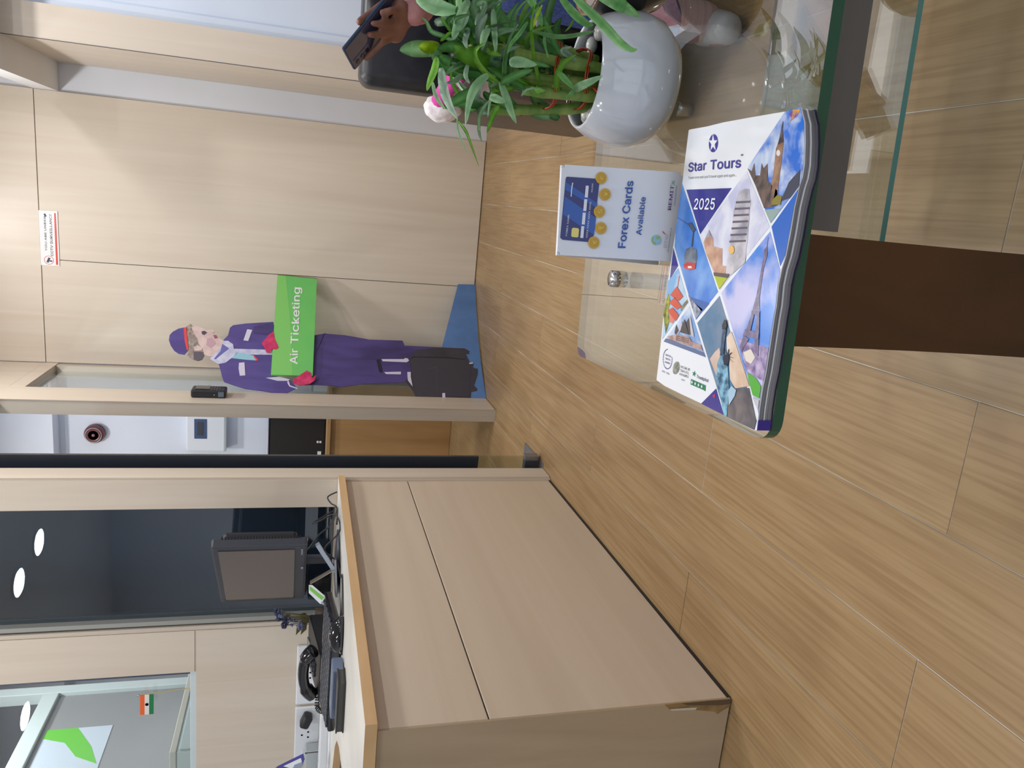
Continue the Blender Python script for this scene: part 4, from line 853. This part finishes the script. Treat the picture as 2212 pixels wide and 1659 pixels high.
cd = fd('printed_card', [(412, 452), (805, 480), (728, 1165), (665, 1232), (360, 1205), (332, 1180), (398, 470)], 1, NV)
fd('card_stripe', [(400, 525), (412, 525), (775, 770), (772, 830), (392, 610)], 2, RB, cd); fd('card_stripe', [(388, 690), (760, 945), (735, 1150), (365, 905)], 2, RB, cd)
WF = mat('white_print_ink', S(226, 226, 238), .3); GD = mat('gold_coin_print', S(206, 164, 52), .3); GD2 = mat('gold_mark_print', S(232, 206, 92), .3); CH = mat('chip_print', S(228, 214, 120), .3)
fd('chip', [(485, 1062), (545, 1068), (556, 1085), (548, 1170), (530, 1178), (472, 1172), (463, 1155), (470, 1075)], 2, CH, cd)
for k in range(4):
    xa, yc = 648-k*19, 632-k*1; y0 = 560+k*161
    fd('number_bar', [(672-k*18-35, y0), (672-k*18, y0+3), (660-k*18, y0+143), (660-k*18-36, y0+140)], 3, WF, cd)
ftx = lambda nm, s_, a, b, c, m, l=3, par=None, bold=.012: text_px(nm, s_, f1(*a), f1(*b), f1(*c), FP, m, par or fx_t, l, bold)
ftx('lettering', 'FOREX CARD', (413, 1162), (442, 908), (386, 1162), WF, 3, cd)
ftx('lettering', 'XXXX XXXX XXXX XXXX', (655, 1185), (702, 755), (628, 1182), WF, 3, cd)
ftx('lettering', 'XX/XX', (716, 645), (726, 535), (692, 640), WF, 3, cd)
fd('signature', [(455, 690), (462, 610), (474, 525), (486, 526), (472, 615), (466, 692)], 3, WF, cd)
for (x, y), ch in (((820, 470), '£'), ((866, 666), '¥'), ((798, 870), '$'), ((818, 1068), '₹'), ((732, 1240), '€')):
    cpx = f1(x, y); c_ = decal('coin', ellipse_px(*cpx, 12.3, 13.2, 24), FP, 4, GD, fx_t)
    decal('coin_centre', ellipse_px(*cpx, 9.2, 10.2, 24), FP, 5, mat('gold_inner_print', S(196, 150, 40), .3), c_)
    if ch == '₹':
        for bar in ([(786, 1090), (792, 1040), (798, 1041), (792, 1091)], [(802, 1092), (808, 1042), (814, 1043), (808, 1093)], [(786, 1066), (812, 1055), (830, 1068), (822, 1082), (814, 1080), (820, 1070), (812, 1064), (787, 1074)], [(812, 1075), (850, 1050), (854, 1056), (816, 1084)]):
            fd('currency_mark', bar, 6, GD2, c_)
    else: ftx('currency_mark', ch, (x+28, y+22), (x+32, y-24), (x-34, y+18), GD2, 6, c_)
BL = mat('blue_letter_ink', S(44, 82, 164), .3)
ftx('lettering', 'Forex Cards', (1108, 1302), (1205, 508), (985, 1300), BL, 3, None, .03); ftx('lettering', 'Available', (1298, 1150), (1352, 700), (1210, 1145), BL, 3, None, .022)
ftx('lettering', 'REMIT', (1652, 852), (1688, 560), (1598, 850), mat('purple_ink', S(84, 40, 122), .3)); ftx('lettering', 'X', (1690, 556), (1700, 500), (1640, 550), mat('green_ink', S(96, 178, 150), .3))
fd('tag_line', [(1690, 800), (1715, 560), (1720, 560), (1695, 802)], 2, mat('faint_ink', S(150, 150, 190), .3))
decal('globe', ellipse_px(*f1(1478, 1208), 10.3, 10.6, 24), FP, 2, noisy('globe_ink', S(150, 196, 226), S(150, 190, 110), (120, 120, 120), .3, lo=.48, hi=.52), fx_t)
ftx('lettering', 'BTW', (1602, 1302), (1622, 1140), (1552, 1300), mat('pale_grey_ink', S(190, 192, 202), .3)); ftx('lettering', 'BTW Visa Services (India) Pvt. Ltd.', (1622, 1352), (1662, 1062), (1607, 1350), INK)
fd('plane_mark', [(1545, 1100), (1560, 1108), (1600, 1150), (1594, 1152), (1560, 1125)], 3, RED)

# ------------------------------------------------------------------ bowl and lucky bamboo
BC = V((.168, .958, ZG))
GLAZE = noisy('white_glazed_ceramic', S(198, 202, 211), S(207, 211, 219), (6, 6, 6), .1, coat=.6)
bw = thing('ceramic_bowl', 'round white glazed ceramic planter bowl on the glass table', 'planter', tuple(BC))
prof = [(0, .002), (.046, .0), (.060, .006), (.076, .026), (.0815, .048), (.0800, .070), (.0725, .094), (.0645, .108), (.0625, .1105), (.060, .109), (.0605, .104), (.068, .092), (.0745, .070), (.0760, .048), (.070, .028), (.055, .012), (0, .009)]
bm = BM(); lathe(bm, prof, BC, 48); obj('bowl', bm, GLAZE, bw, True)
bm = BM(); lathe(bm, [(0, .088), (.0685, .088)], BC, 32); obj('wet_soil', bm, mat('dark_wet_soil', S(40, 30, 24), .5), bw)
rr = random.Random(11); PEB = mat('white_pebble', S(206, 204, 204), .25)
for k in range(10):
    a = rr.uniform(0, 6.28); r = rr.uniform(.035, .052); bm = BM(); ball(bm, BC+V((r*math.cos(a), r*math.sin(a), .090+rr.uniform(0, .006))), .011, 2, (1, rr.uniform(.7, 1), .7)); obj('pebble', bm, PEB, bw, True)
LG = [noisy('leaf_green_'+n, c1, c2, (60, 60, 60), .42, 3) for n, c1, c2 in (('pale', S(142, 188, 140), S(168, 208, 162)), ('mid', S(96, 164, 86), S(120, 186, 104)), ('bright', S(120, 186, 50), S(148, 208, 74)), ('dark', S(76, 134, 70), S(98, 154, 84)), ('yellow', S(180, 212, 24), S(206, 232, 54)), ('grey', S(176, 202, 182), S(156, 188, 160)))]
for m_ in LG:
    p_ = m_.node_tree.nodes['Principled BSDF']; p_.inputs['Subsurface Weight'].default_value = .25; p_.inputs['Subsurface Radius'].default_value = (.004, .008, .002); p_.inputs['Subsurface Scale'].default_value = 1.0
pl = thing('lucky_bamboo', 'leafy lucky bamboo bundle tied with red wire in the white bowl', 'plant', (BC.x, BC.y, ZG+.07))
STK = noisy('bamboo_stalk', S(96, 130, 54), S(140, 160, 80), (20, 20, 60), .4, 3)
rr = random.Random(5); stalks = []
for k in range(11):
    a = 2*math.pi*k/11; r0 = .012+.014*(k % 2); b = BC+V((r0*math.cos(a)-.004, r0*math.sin(a), .055)); h = rr.uniform(.12, .20)
    tp = BC+V((r0*math.cos(a)*1.7-.006+rr.uniform(-.006, .006), r0*math.sin(a)*1.5, .06+h)); md_ = b.lerp(tp, .5)+V((rr.uniform(-.004, .004), 0, 0))
    pth = smooth_path([b, md_, tp], 5); bm = BM(); tube(bm, pth, [.0062+(.0012 if i % 4 == 0 else 0) for i in range(len(pth))], 8); obj('stalk', bm, STK, pl, True); stalks.append(tp)
COP = mat('red_copper_wire', S(176, 66, 36), .3, metal=.6)
for z_, r in ((.113, .035), (.116, .036), (.153, .039), (.156, .040)):
    pts = [BC+V((r*math.cos(a)-.006, r*math.sin(a), z_+.004*math.sin(3*a))) for a in [2*math.pi*i/24 for i in range(25)]]; bm = BM(); tube(bm, pts, .0012, 5); obj('wire_tie', bm, COP, pl, True)
for k in range(4):
    pts = smooth_path([BC+V((.0-.018, -.035, .11-k*.003)), BC+V((-.035-.002*k, -.045, .092)), BC+V((-.045, -.02, .082+.003*k)), BC+V((-.03, -.005, .09))], 5); bm = BM(); tube(bm, pts, .0012, 5); obj('wire_loop', bm, COP, pl, True)
def leaf_mesh(pts, wid, m, tw=0.0, fold=.25, tipw=.02, facing=None):
    base = smooth_path(pts, 4); n = len(base); bm = BM(); rows = []
    for i, p in enumerate(base):
        t = i/(n-1); w_ = wid*.5*max(tipw, 1.62*(t+.03)**.5*(1-t)**.8)
        tan = (base[min(i+1, n-1)]-base[max(i-1, 0)]).normalized(); vw = facing or (CAM-p).normalized(); s_ = tan.cross(vw).normalized()
        ang = tw+.5*tw*t; nn = tan.cross(s_).normalized(); side = s_*math.cos(ang)+nn*math.sin(ang); upn = side.cross(tan).normalized()
        rows.append([bm.verts.new(p+side*w_+upn*w_*fold), bm.verts.new(p), bm.verts.new(p-side*w_+upn*w_*fold)])
    for i in range(n-1):
        for k in range(2): bm.faces.new((rows[i][k], rows[i][k+1], rows[i+1][k+1], rows[i+1][k]))
    bmesh.ops.solidify(bm, geom=bm.faces[:], thickness=.0005)
    return bm
def fF(x, y): return (700+x/5.53, y/5.53)
def gF(x, y): return (900+x/5.53, y/5.53)
def hF(x, y): return (1150+x/5.53, y/5.53)
HERO = [(fF, [(1400, 590), (1150, 590), (1000, 600), (900, 605)], 240, 0, .93), (fF, [(1385, 570), (1280, 565), (1190, 555), (1130, 545)], 185, 4, .925), (fF, [(1345, 690), (1325, 820), (1265, 980), (1230, 1085)], 110, 2, .92),
        (fF, [(1570, 500), (1420, 430), (1280, 370), (1220, 250), (1155, 210)], 75, 0, .95), (fF, [(1390, 490), (1480, 410), (1570, 340)], 60, 2, .94), (fF, [(1400, 810), (1430, 1050), (1500, 1250), (1595, 1420)], 140, 5, .90),
        (fF, [(1295, 980), (1330, 1130), (1400, 1250), (1450, 1300)], 60, 0, .91), (fF, [(1960, 890), (1820, 1020), (1740, 1200), (1690, 1490)], 130, 0, .90), (fF, [(1790, 1080), (1620, 1180), (1420, 1300)], 170, 1, .92), (fF, [(1980, 1190), (1870, 1350), (1850, 1560), (1890, 1700)], 55, 0, .91),
        (fF, [(2100, 1250), (2010, 1400), (1945, 1590)], 85, 2, .905), (fF, [(1980, 1150), (2080, 1190), (2170, 1225)], 120, 0, .90), (fF, [(1590, 1410), (1600, 1550), (1650, 1700), (1720, 1850)], 32, 0, .91), (fF, [(1600, 1440), (1690, 1560), (1740, 1680), (1850, 1990)], 48, 2, .915),
        (gF, [(1000, 980), (1080, 1200), (1130, 1350), (1190, 1475)], 120, 0, .90), (fF, [(1120, -60), (1350, 90), (1620, 125)], 250, 0, .93), (fF, [(1320, 275), (1480, 245), (1680, 230)], 130, 5, .95), (fF, [(1730, 0), (1640, 160), (1560, 400), (1530, 470)], 130, 0, .91),
        (fF, [(1920, -20), (1880, 150), (1805, 300)], 130, 5, .92), (fF, [(1970, 310), (1910, 450), (1885, 610)], 115, 0, .90), (fF, [(2020, 110), (2040, 400), (2055, 650)], 95, 0, .91), (fF, [(1730, 330), (1690, 480), (1712, 580)], 90, 5, .92),
        (hF, [(470, -60), (700, 150), (880, 330), (1050, 510), (1180, 590), (1255, 588)], 130, 1, .86), (hF, [(330, -40), (500, 170), (650, 290), (730, 300)], 125, 1, .90), (hF, [(760, -90), (1000, 30), (1120, 100), (1300, 205)], 200, 1, .92), (gF, [(1880, 1070), (2000, 1010), (2225, 905)], 125, 0, .88),
        (gF, [(1695, 865), (1780, 960), (1890, 1070)], 95, 1, .89), (gF, [(1885, 1065), (1840, 1120), (1785, 1185)], 55, 1, .885), (gF, [(1105, 740), (1250, 740), (1440, 772)], 165, 0, .89), (gF, [(1325, 265), (1230, 400), (1130, 520), (1080, 650)], 60, 1, .89),
        (gF, [(1530, 360), (1530, 530), (1575, 700)], 45, 1, .89), (gF, [(1380, 370), (1700, 440), (2000, 400), (2140, 365)], 65, 3, .89), (gF, [(1870, 238), (1830, 320), (1770, 380)], 35, 2, .90), (fF, [(2020, 760), (1800, 690), (1640, 620), (1540, 540)], 260, 2, .93), (fF, [(1700, 640), (1550, 560), (1350, 590)], 200, 1, .94),
        (fF, [(1700, 740), (1560, 800), (1440, 900)], 90, 3, .93), (fF, [(1720, 760), (1690, 900), (1740, 1000)], 70, 5, .92), (fF, [(1650, 890), (1560, 960), (1460, 990)], 90, 3, .94), (gF, [(900, 1090), (870, 1250), (850, 1400)], 40, 0, .92), (gF, [(600, 100), (560, 260), (450, 420)], 120, 5, .91),
        (gF, [(700, 60), (820, 30), (760, 200)], 90, 0, .90), (gF, [(1330, -40), (1450, 150), (1500, 330)], 110, 1, .93), (gF, [(1500, 60), (1420, 220), (1400, 330)], 40, 4, .91), (gF, [(1000, 1000), (1180, 900), (1400, 830)], 120, 1, .90), (gF, [(1250, 1150), (1320, 1070), (1500, 1050)], 40, 0, .90), (gF, [(1290, 820), (1400, 760), (1600, 800)], 90, 1, .905)]
def Z_(px, py, y): return at(px, py, PY(y))
for fn_, pts, wpx, mi, y in HERO:
    p3 = [Z_(*fn_(*q), y-.012*k+.006*random.uniform(-1, 1)) for k, q in enumerate(pts)]
    obj('leaf', leaf_mesh(p3, wpx/5.53/1640*.98, LG[mi], random.uniform(-.3, .3), random.uniform(.1, .35)), LG[mi], pl, True)
rr = random.Random(21)
for k in range(150):
    s_ = stalks[k % 11]; z0 = rr.uniform(-.05, .035); b = s_+V((0, 0, z0)); a = rr.uniform(-1.9, 1.2); el = rr.uniform(.1, 1.25); L_ = rr.uniform(.06, .125)
    if k % 5 == 4: b = V((s_.x, s_.y, BC.z+rr.uniform(.12, .19))); L_ *= .6
    if math.sin(a) > .2: el = min(el+.3, 1.4)
    if math.cos(a) < -.1: L_ *= .55; el = max(el, .7)
    d = V((math.cos(a)*math.cos(el), math.sin(a)*math.cos(el)*.8, math.sin(el))); dr_ = V((0, 0, -rr.uniform(.1, .55)*L_))
    p3 = [b, b+d*L_*.4, b+d*L_*.75+dr_*.35, b+d*L_+dr_]
    if max(q.z for q in p3) > BC.z+.30: continue
    m_ = LG[rr.choice([0, 1, 1, 3, 3, 1, 5, 2])]; obj('leaf', leaf_mesh(p3, rr.uniform(.010, .020), m_, rr.uniform(-.9, .9), .25), m_, pl, True)
# second, dark pot at the frame edge
dp = thing('dark_pot', 'dark brown glazed pot standing behind the white bowl at the picture edge', 'planter', (.315, .985, ZG))
bm = BM(); lathe(bm, [(0, .001), (.035, 0), (.05, .012), (.066, .045), (.07, .075), (.066, .1), (.0675, .104), (.063, .104), (.06, .09), (.062, .06), (.045, .02), (0, .014)], (.312, .985, ZG), 40); obj('pot', bm, mat('dark_brown_glaze', S(34, 28, 28), .12, coat=.5), dp, True)
bm = BM(); lathe(bm, [(.0655, .0995), (.0685, .102), (.0680, .1055), (.0625, .1055), (.0655, .0995)], (.312, .985, ZG), 40); obj('rim', bm, mat('tan_glaze_rim', S(120, 92, 64), .15, coat=.5), dp, True)

# ------------------------------------------------------------------ sofa
sf = thing('leather_sofa', 'black leather sofa with a brown-black padded arm behind the plant', 'sofa', (.9, 2.1, 0))
def cush(name, x0, x1, y0, y1, z0, z1, bev, m): 
    bm = BM(); b = bmesh.new(); bmesh.ops.create_cube(b, size=1)
    for v in b.verts: v.co = V((x0+(v.co.x+.5)*(x1-x0), y0+(v.co.y+.5)*(y1-y0), z0+(v.co.z+.5)*(z1-z0)))
    bmesh.ops.bevel(b, geom=b.edges[:], offset=bev, segments=5, affect='EDGES', profile=.5); merge(bm, b); return obj(name, bm, m, sf, True)
cush('arm', .236, .36, 1.74, 2.455, .055, .515, .018, LEATHER_BR)
cush('arm', 1.70, 1.83, 1.74, 2.455, .055, .515, .018, LEATHER_BR)
cush('base', .3605, 1.6995, 1.80, 2.44, .055, .28, .02, LEATHER)
for k in range(2):
    cush('seat_cushion', .364+k*.668, 1.028+k*.668, 1.76, 2.33, .282, .42, .04, LEATHER)
    cush('back_cushion', (.300 if k == 0 else 1.032), (1.028 if k == 0 else 1.76), 2.335, 2.475, (.518 if k == 0 else .518), .765, .035, LEATHER)
cush('back_frame', .364, 1.696, 2.30, 2.452, .425, .517, .02, LEATHER)
for x in (.27, 1.79):
    for y in (1.79, 2.42): bm = BM(); lathe(bm, [(0, .001), (.016, .001), (.018, .054), (0, .054)], (x, y, 0), 16); obj('foot', bm, CHROME, sf, True)
# soft pink and white thing on the arm
ph = thing('plush_toy', 'white fluffy plush with a magenta band lying on the sofa arm', 'plush', (.27, 2.3, .515))
FUR = noisy('white_fur', S(226, 218, 222), S(240, 236, 240), (120, 120, 120), .95, 5, bump=.6)
def fuzz(name, c, r, s_, m):
    b = bmesh.new(); bmesh.ops.create_icosphere(b, subdivisions=4, radius=r)
    for v in b.verts: v.co *= 1+.10*noise.noise(v.co*70)+.08*noise.noise(v.co*22)
    bm = BM(); merge(bm, b, Matrix.Translation(V(c)) @ Matrix.Diagonal((*s_, 1))); return obj(name, bm, m, ph, True)
wc = at(945, 232, PY(2.12))
fuzz('fluffy_end', (wc.x, 2.12, .558), .043, (.85, 1.1, 1.15), FUR)
m0, m1 = at(935, 222, PY(2.10)), at(1000, 150, PY(2.02))
MAG = mat('magenta_felt', S(196, 56, 150), .8)
bm = BM(); a = V((m0.x+.002, 2.11, .572)); b = V((.372, 1.93, .50)); b = at(1000, 152, PY(1.90)); tube(bm, smooth_path([a, a.lerp(b, .5)+V((0, 0, .006)), b], 6), [.02, .022, .022, .022, .022, .022, .022, .022, .022, .022, .021, .02, .018], 12); obj('magenta_band', bm, MAG, ph, True)

# ------------------------------------------------------------------ person on the sofa (mostly outside the frame) holding a phone
SKIN = noisy('brown_skin', S(122, 82, 68), S(138, 96, 80), (40, 40, 40), .5, 3); PINKC = noisy('dusty_pink_cotton', S(178, 122, 124), S(196, 142, 142), (40, 40, 40), .85, 4, bump=.2)
JEAN = noisy('blue_denim', S(44, 62, 120), S(62, 84, 146), (160, 160, 160), .85, 3); SOCK = noisy('pink_ribbed_sock', S(186, 156, 156), S(202, 174, 174), (3, 3, 260), .9, 2); HAIRM = noisy('black_hair', S(24, 20, 20), S(40, 34, 32), (90, 90, 9), .5)
# phone
pc0 = at(739, 106, PY(1.62)); pL = (at(826, 0, PY(1.63))-pc0).normalized(); pS = (at(768, 147, PY(1.685))-pc0); pS = (pS-pL*pS.dot(pL)).normalized(); pN = pL.cross(pS).normalized()
if pN.dot(CAM-pc0) < 0: pN = -pN
phn = thing('smartphone', 'dark blue smartphone held sideways in a hand at the picture edge', 'phone', tuple(pc0))
PW, PH_, PT = .160, .074, .0085
def PP(a, b, c): return pc0+pL*a+pS*b+pN*c
bm = BM(); rbox(bm, basis(PP(PW/2, PH_/2, 0), pL, pS, pN), PW, PH_, PT, .004, 3); obj('body', bm, mat('dark_phone_frame', S(60, 72, 96), .25, metal=.5), phn)
bm = BM(); rbox(bm, basis(PP(PW/2, PH_/2, PT/2), pL, pS, pN), PW-.006, PH_-.006, .0012, .0004); obj('back_glass', bm, mat('dusk_blue_back', S(72, 74, 104), .1, coat=.5), phn)
bm = BM(); rbox(bm, basis(PP(.03, PH_-.018, PT/2+.0012), pL, pS, pN), .046, .022, .0016, .0007); cmm = obj('camera_island', bm, mat('camera_island_grey', S(92, 92, 116), .25), phn)
for k in range(3): 
    bm = BM(); c = PP(.014+k*.015, PH_-.018, PT/2+.0022); tube(bm, [c, c+pN*.0012], .0048, 16); obj('lens', bm, GLOSSBLK, cmm)
# body built as one closed skin: overlapping limbs fused by a voxel remesh
def capsule(bm, p, q, r0, r1, n=6):
    p, q = V(p), V(q); pts = [p.lerp(q, i/n) for i in range(n+1)]; rs = [r0+(r1-r0)*i/n for i in range(n+1)]; tube(bm, pts, rs, 14); ball(bm, p, r0, 2); ball(bm, q, r1, 2)
def fused(name, bm, vox, m, parent, it=6):
    me_ = bpy.data.meshes.new(name); bmesh.ops.recalc_face_normals(bm, faces=bm.faces); bm.to_mesh(me_); bm.free(); o_ = bpy.data.objects.new(name, me_); COL.objects.link(o_)
    r = o_.modifiers.new('r', 'REMESH'); r.mode = 'VOXEL'; r.voxel_size = vox; s_ = o_.modifiers.new('s', 'SMOOTH'); s_.iterations = it; s_.factor = .5
    dg = bpy.context.evaluated_depsgraph_get(); dg.update(); m2 = bpy.data.meshes.new_from_object(o_.evaluated_get(dg)); bpy.data.objects.remove(o_); m2.name = name
    m2.materials.clear(); m2.materials.append(m)
    for p_ in m2.polygons: p_.use_smooth = True
    return link(bpy.data.objects.new(name, m2), parent)
per = thing('person', 'seated person in a pink top and blue jeans holding a phone, mostly out of frame', 'person', (.72, 2.1, .42))
wr = at(905, 20, PY(1.68)); wr = V((wr.x+.01, 1.70, wr.z)); el = V((.60, 1.98, .70)); sh = V((.60, 2.16, 1.0)); sh2 = V((.95, 2.17, 1.0)); hip = V((.78, 2.12, .52))
bm = BM()
capsule(bm, (.78, 2.14, .56), (.78, 2.16, .94), .125, .13); capsule(bm, (.64, 2.16, .98), (.92, 2.16, .98), .07, .07); capsule(bm, (.78, 2.15, 1.0), (.77, 2.11, 1.13), .052, .05)
ball(bm, (.76, 2.085, 1.225), .095, 3, (.82, .98, 1.2)); ball(bm, (.755, 1.99, 1.20), .014, 2, (.8, 1.2, 1.6)); ball(bm, (.835, 2.09, 1.215), .02, 2, (.4, .8, 1.5)); ball(bm, (.685, 2.09, 1.215), .02, 2, (.4, .8, 1.5))
capsule(bm, sh, el, .046, .038); capsule(bm, el, wr, .038, .026)
capsule(bm, sh2, (1.0, 1.98, .70), .046, .038); capsule(bm, (1.0, 1.98, .70), (.66, 1.72, .66), .038, .027)
capsule(bm, (.70, 2.10, .50), (.46, 1.66, .49), .08, .06); capsule(bm, (.46, 1.66, .49), (.425, 1.66, .09), .056, .038); capsule(bm, (.86, 2.10, .50), (.80, 1.66, .49), .08, .06); capsule(bm, (.80, 1.66, .49), (.80, 1.66, .09), .056, .038)
capsule(bm, (.425, 1.67, .045), (.405, 1.61, .038), .034, .028); capsule(bm, (.80, 1.67, .045), (.79, 1.61, .038), .034, .028)
capsule(bm, (.66, 1.72, .66), (.60, 1.68, .62), .03, .028)
# hand: palm behind the phone edge, fingers wrapped on its back, thumb over the top edge
def hp_(x, y, off): 
    q = at(*fF(x, y), (PP(0, 0, PT/2+off), pN)); return q
pal = [hp_(900, 250, .014), hp_(860, 380, .014)]
capsule(bm, wr, hp_(930, 200, .012), .026, .024); capsule(bm, hp_(930, 170, .010), hp_(850, 400, .012), .024, .02); capsule(bm, hp_(900, 100, .010), hp_(890, 300, .014), .02, .02)
def finger(pts, r0, r1):
    for i in range(len(pts)-1):
        t0, t1_ = i/(len(pts)-1), (i+1)/(len(pts)-1); capsule(bm, pts[i], pts[i+1], r0+(r1-r0)*t0, r0+(r1-r0)*t1_, 3)
finger([hp_(900, 110, .016), hp_(790, 130, .015), hp_(690, 150, .007)], .0085, .0068)
finger([hp_(880, 230, .018), hp_(730, 280, .016), hp_(590, 285, .007)], .0088, .007)
finger([hp_(850, 350, .018), hp_(680, 410, .016), hp_(535, 415, .007)], .0088, .007)
finger([hp_(830, 440, .016), hp_(690, 500, .015), hp_(640, 560, .010), hp_(500, 700, .004)], .0088, .0068)
finger([hp_(930, 60, -.012), hp_(700, 60, -.020), hp_(420, 262, -.012)], .011, .008)
fused('body', bm, .0042, SKIN, per)
bm = BM(); capsule(bm, (.78, 2.13, .50), (.78, 2.155, .95), .155, .155); capsule(bm, (.64, 2.16, .985), (.92, 2.16, .985), .09, .09); capsule(bm, sh, el, .062, .056); capsule(bm, el, wr, .056, .038); capsule(bm, wr, at(893, 27, PY(1.67)), .036, .028); capsule(bm, sh2, (1.0, 1.98, .70), .062, .055); capsule(bm, (1.0, 1.98, .70), (.70, 1.75, .665), .055, .04)
fused('top', bm, .009, PINKC, per, 4)
bm = BM(); capsule(bm, (.70, 2.10, .50), (.46, 1.66, .50), .098, .074); capsule(bm, (.46, 1.66, .50), (.427, 1.66, .17), .072, .055); capsule(bm, (.86, 2.10, .50), (.80, 1.66, .50), .098, .074); capsule(bm, (.80, 1.66, .50), (.80, 1.66, .17), .072, .055); capsule(bm, (.70, 2.14, .5), (.86, 2.14, .5), .12, .12)
fused('jeans', bm, .009, JEAN, per, 4)
SHOE = mat('pale_grey_shoe', S(176, 174, 178), .3)
for x0, x1_ in ((.435, .415), (.80, .79)):
    bm = BM(); capsule(bm, (x0, 1.66, .15), (x0, 1.66, .07), .044, .044); fused('sock', bm, .005, SOCK, per, 3)
    bm = BM(); capsule(bm, (x0, 1.69, .046), (x1_, 1.605, .04), .042, .036); b_ = bm; 
    for v in b_.verts: v.co.z = max(v.co.z, .004)
    fused('shoe', bm, .005, SHOE, per, 4)
b = bmesh.new(); bmesh.ops.create_icosphere(b, subdivisions=4, radius=.105)
for v in b.verts:
    if v.co.y < -.035 and v.co.z < .045: v.co *= .80
bm = BM(); merge(bm, b, Matrix.Translation((.76, 2.10, 1.24)) @ Matrix.Diagonal((.86, 1.0, 1.2, 1))); obj('hair', bm, HAIRM, per, True)
for dx in (-.03, .03): bm = BM(); ball(bm, (.757+dx, 1.995, 1.225), .011, 2); obj('eye', bm, mat('dark_eye', S(30, 22, 20), .2), per)
bm = BM(); ball(bm, (.756, 1.992, 1.165), .018, 2, (1.2, .4, .35)); obj('lips', bm, mat('lips', S(140, 78, 72), .4), per)
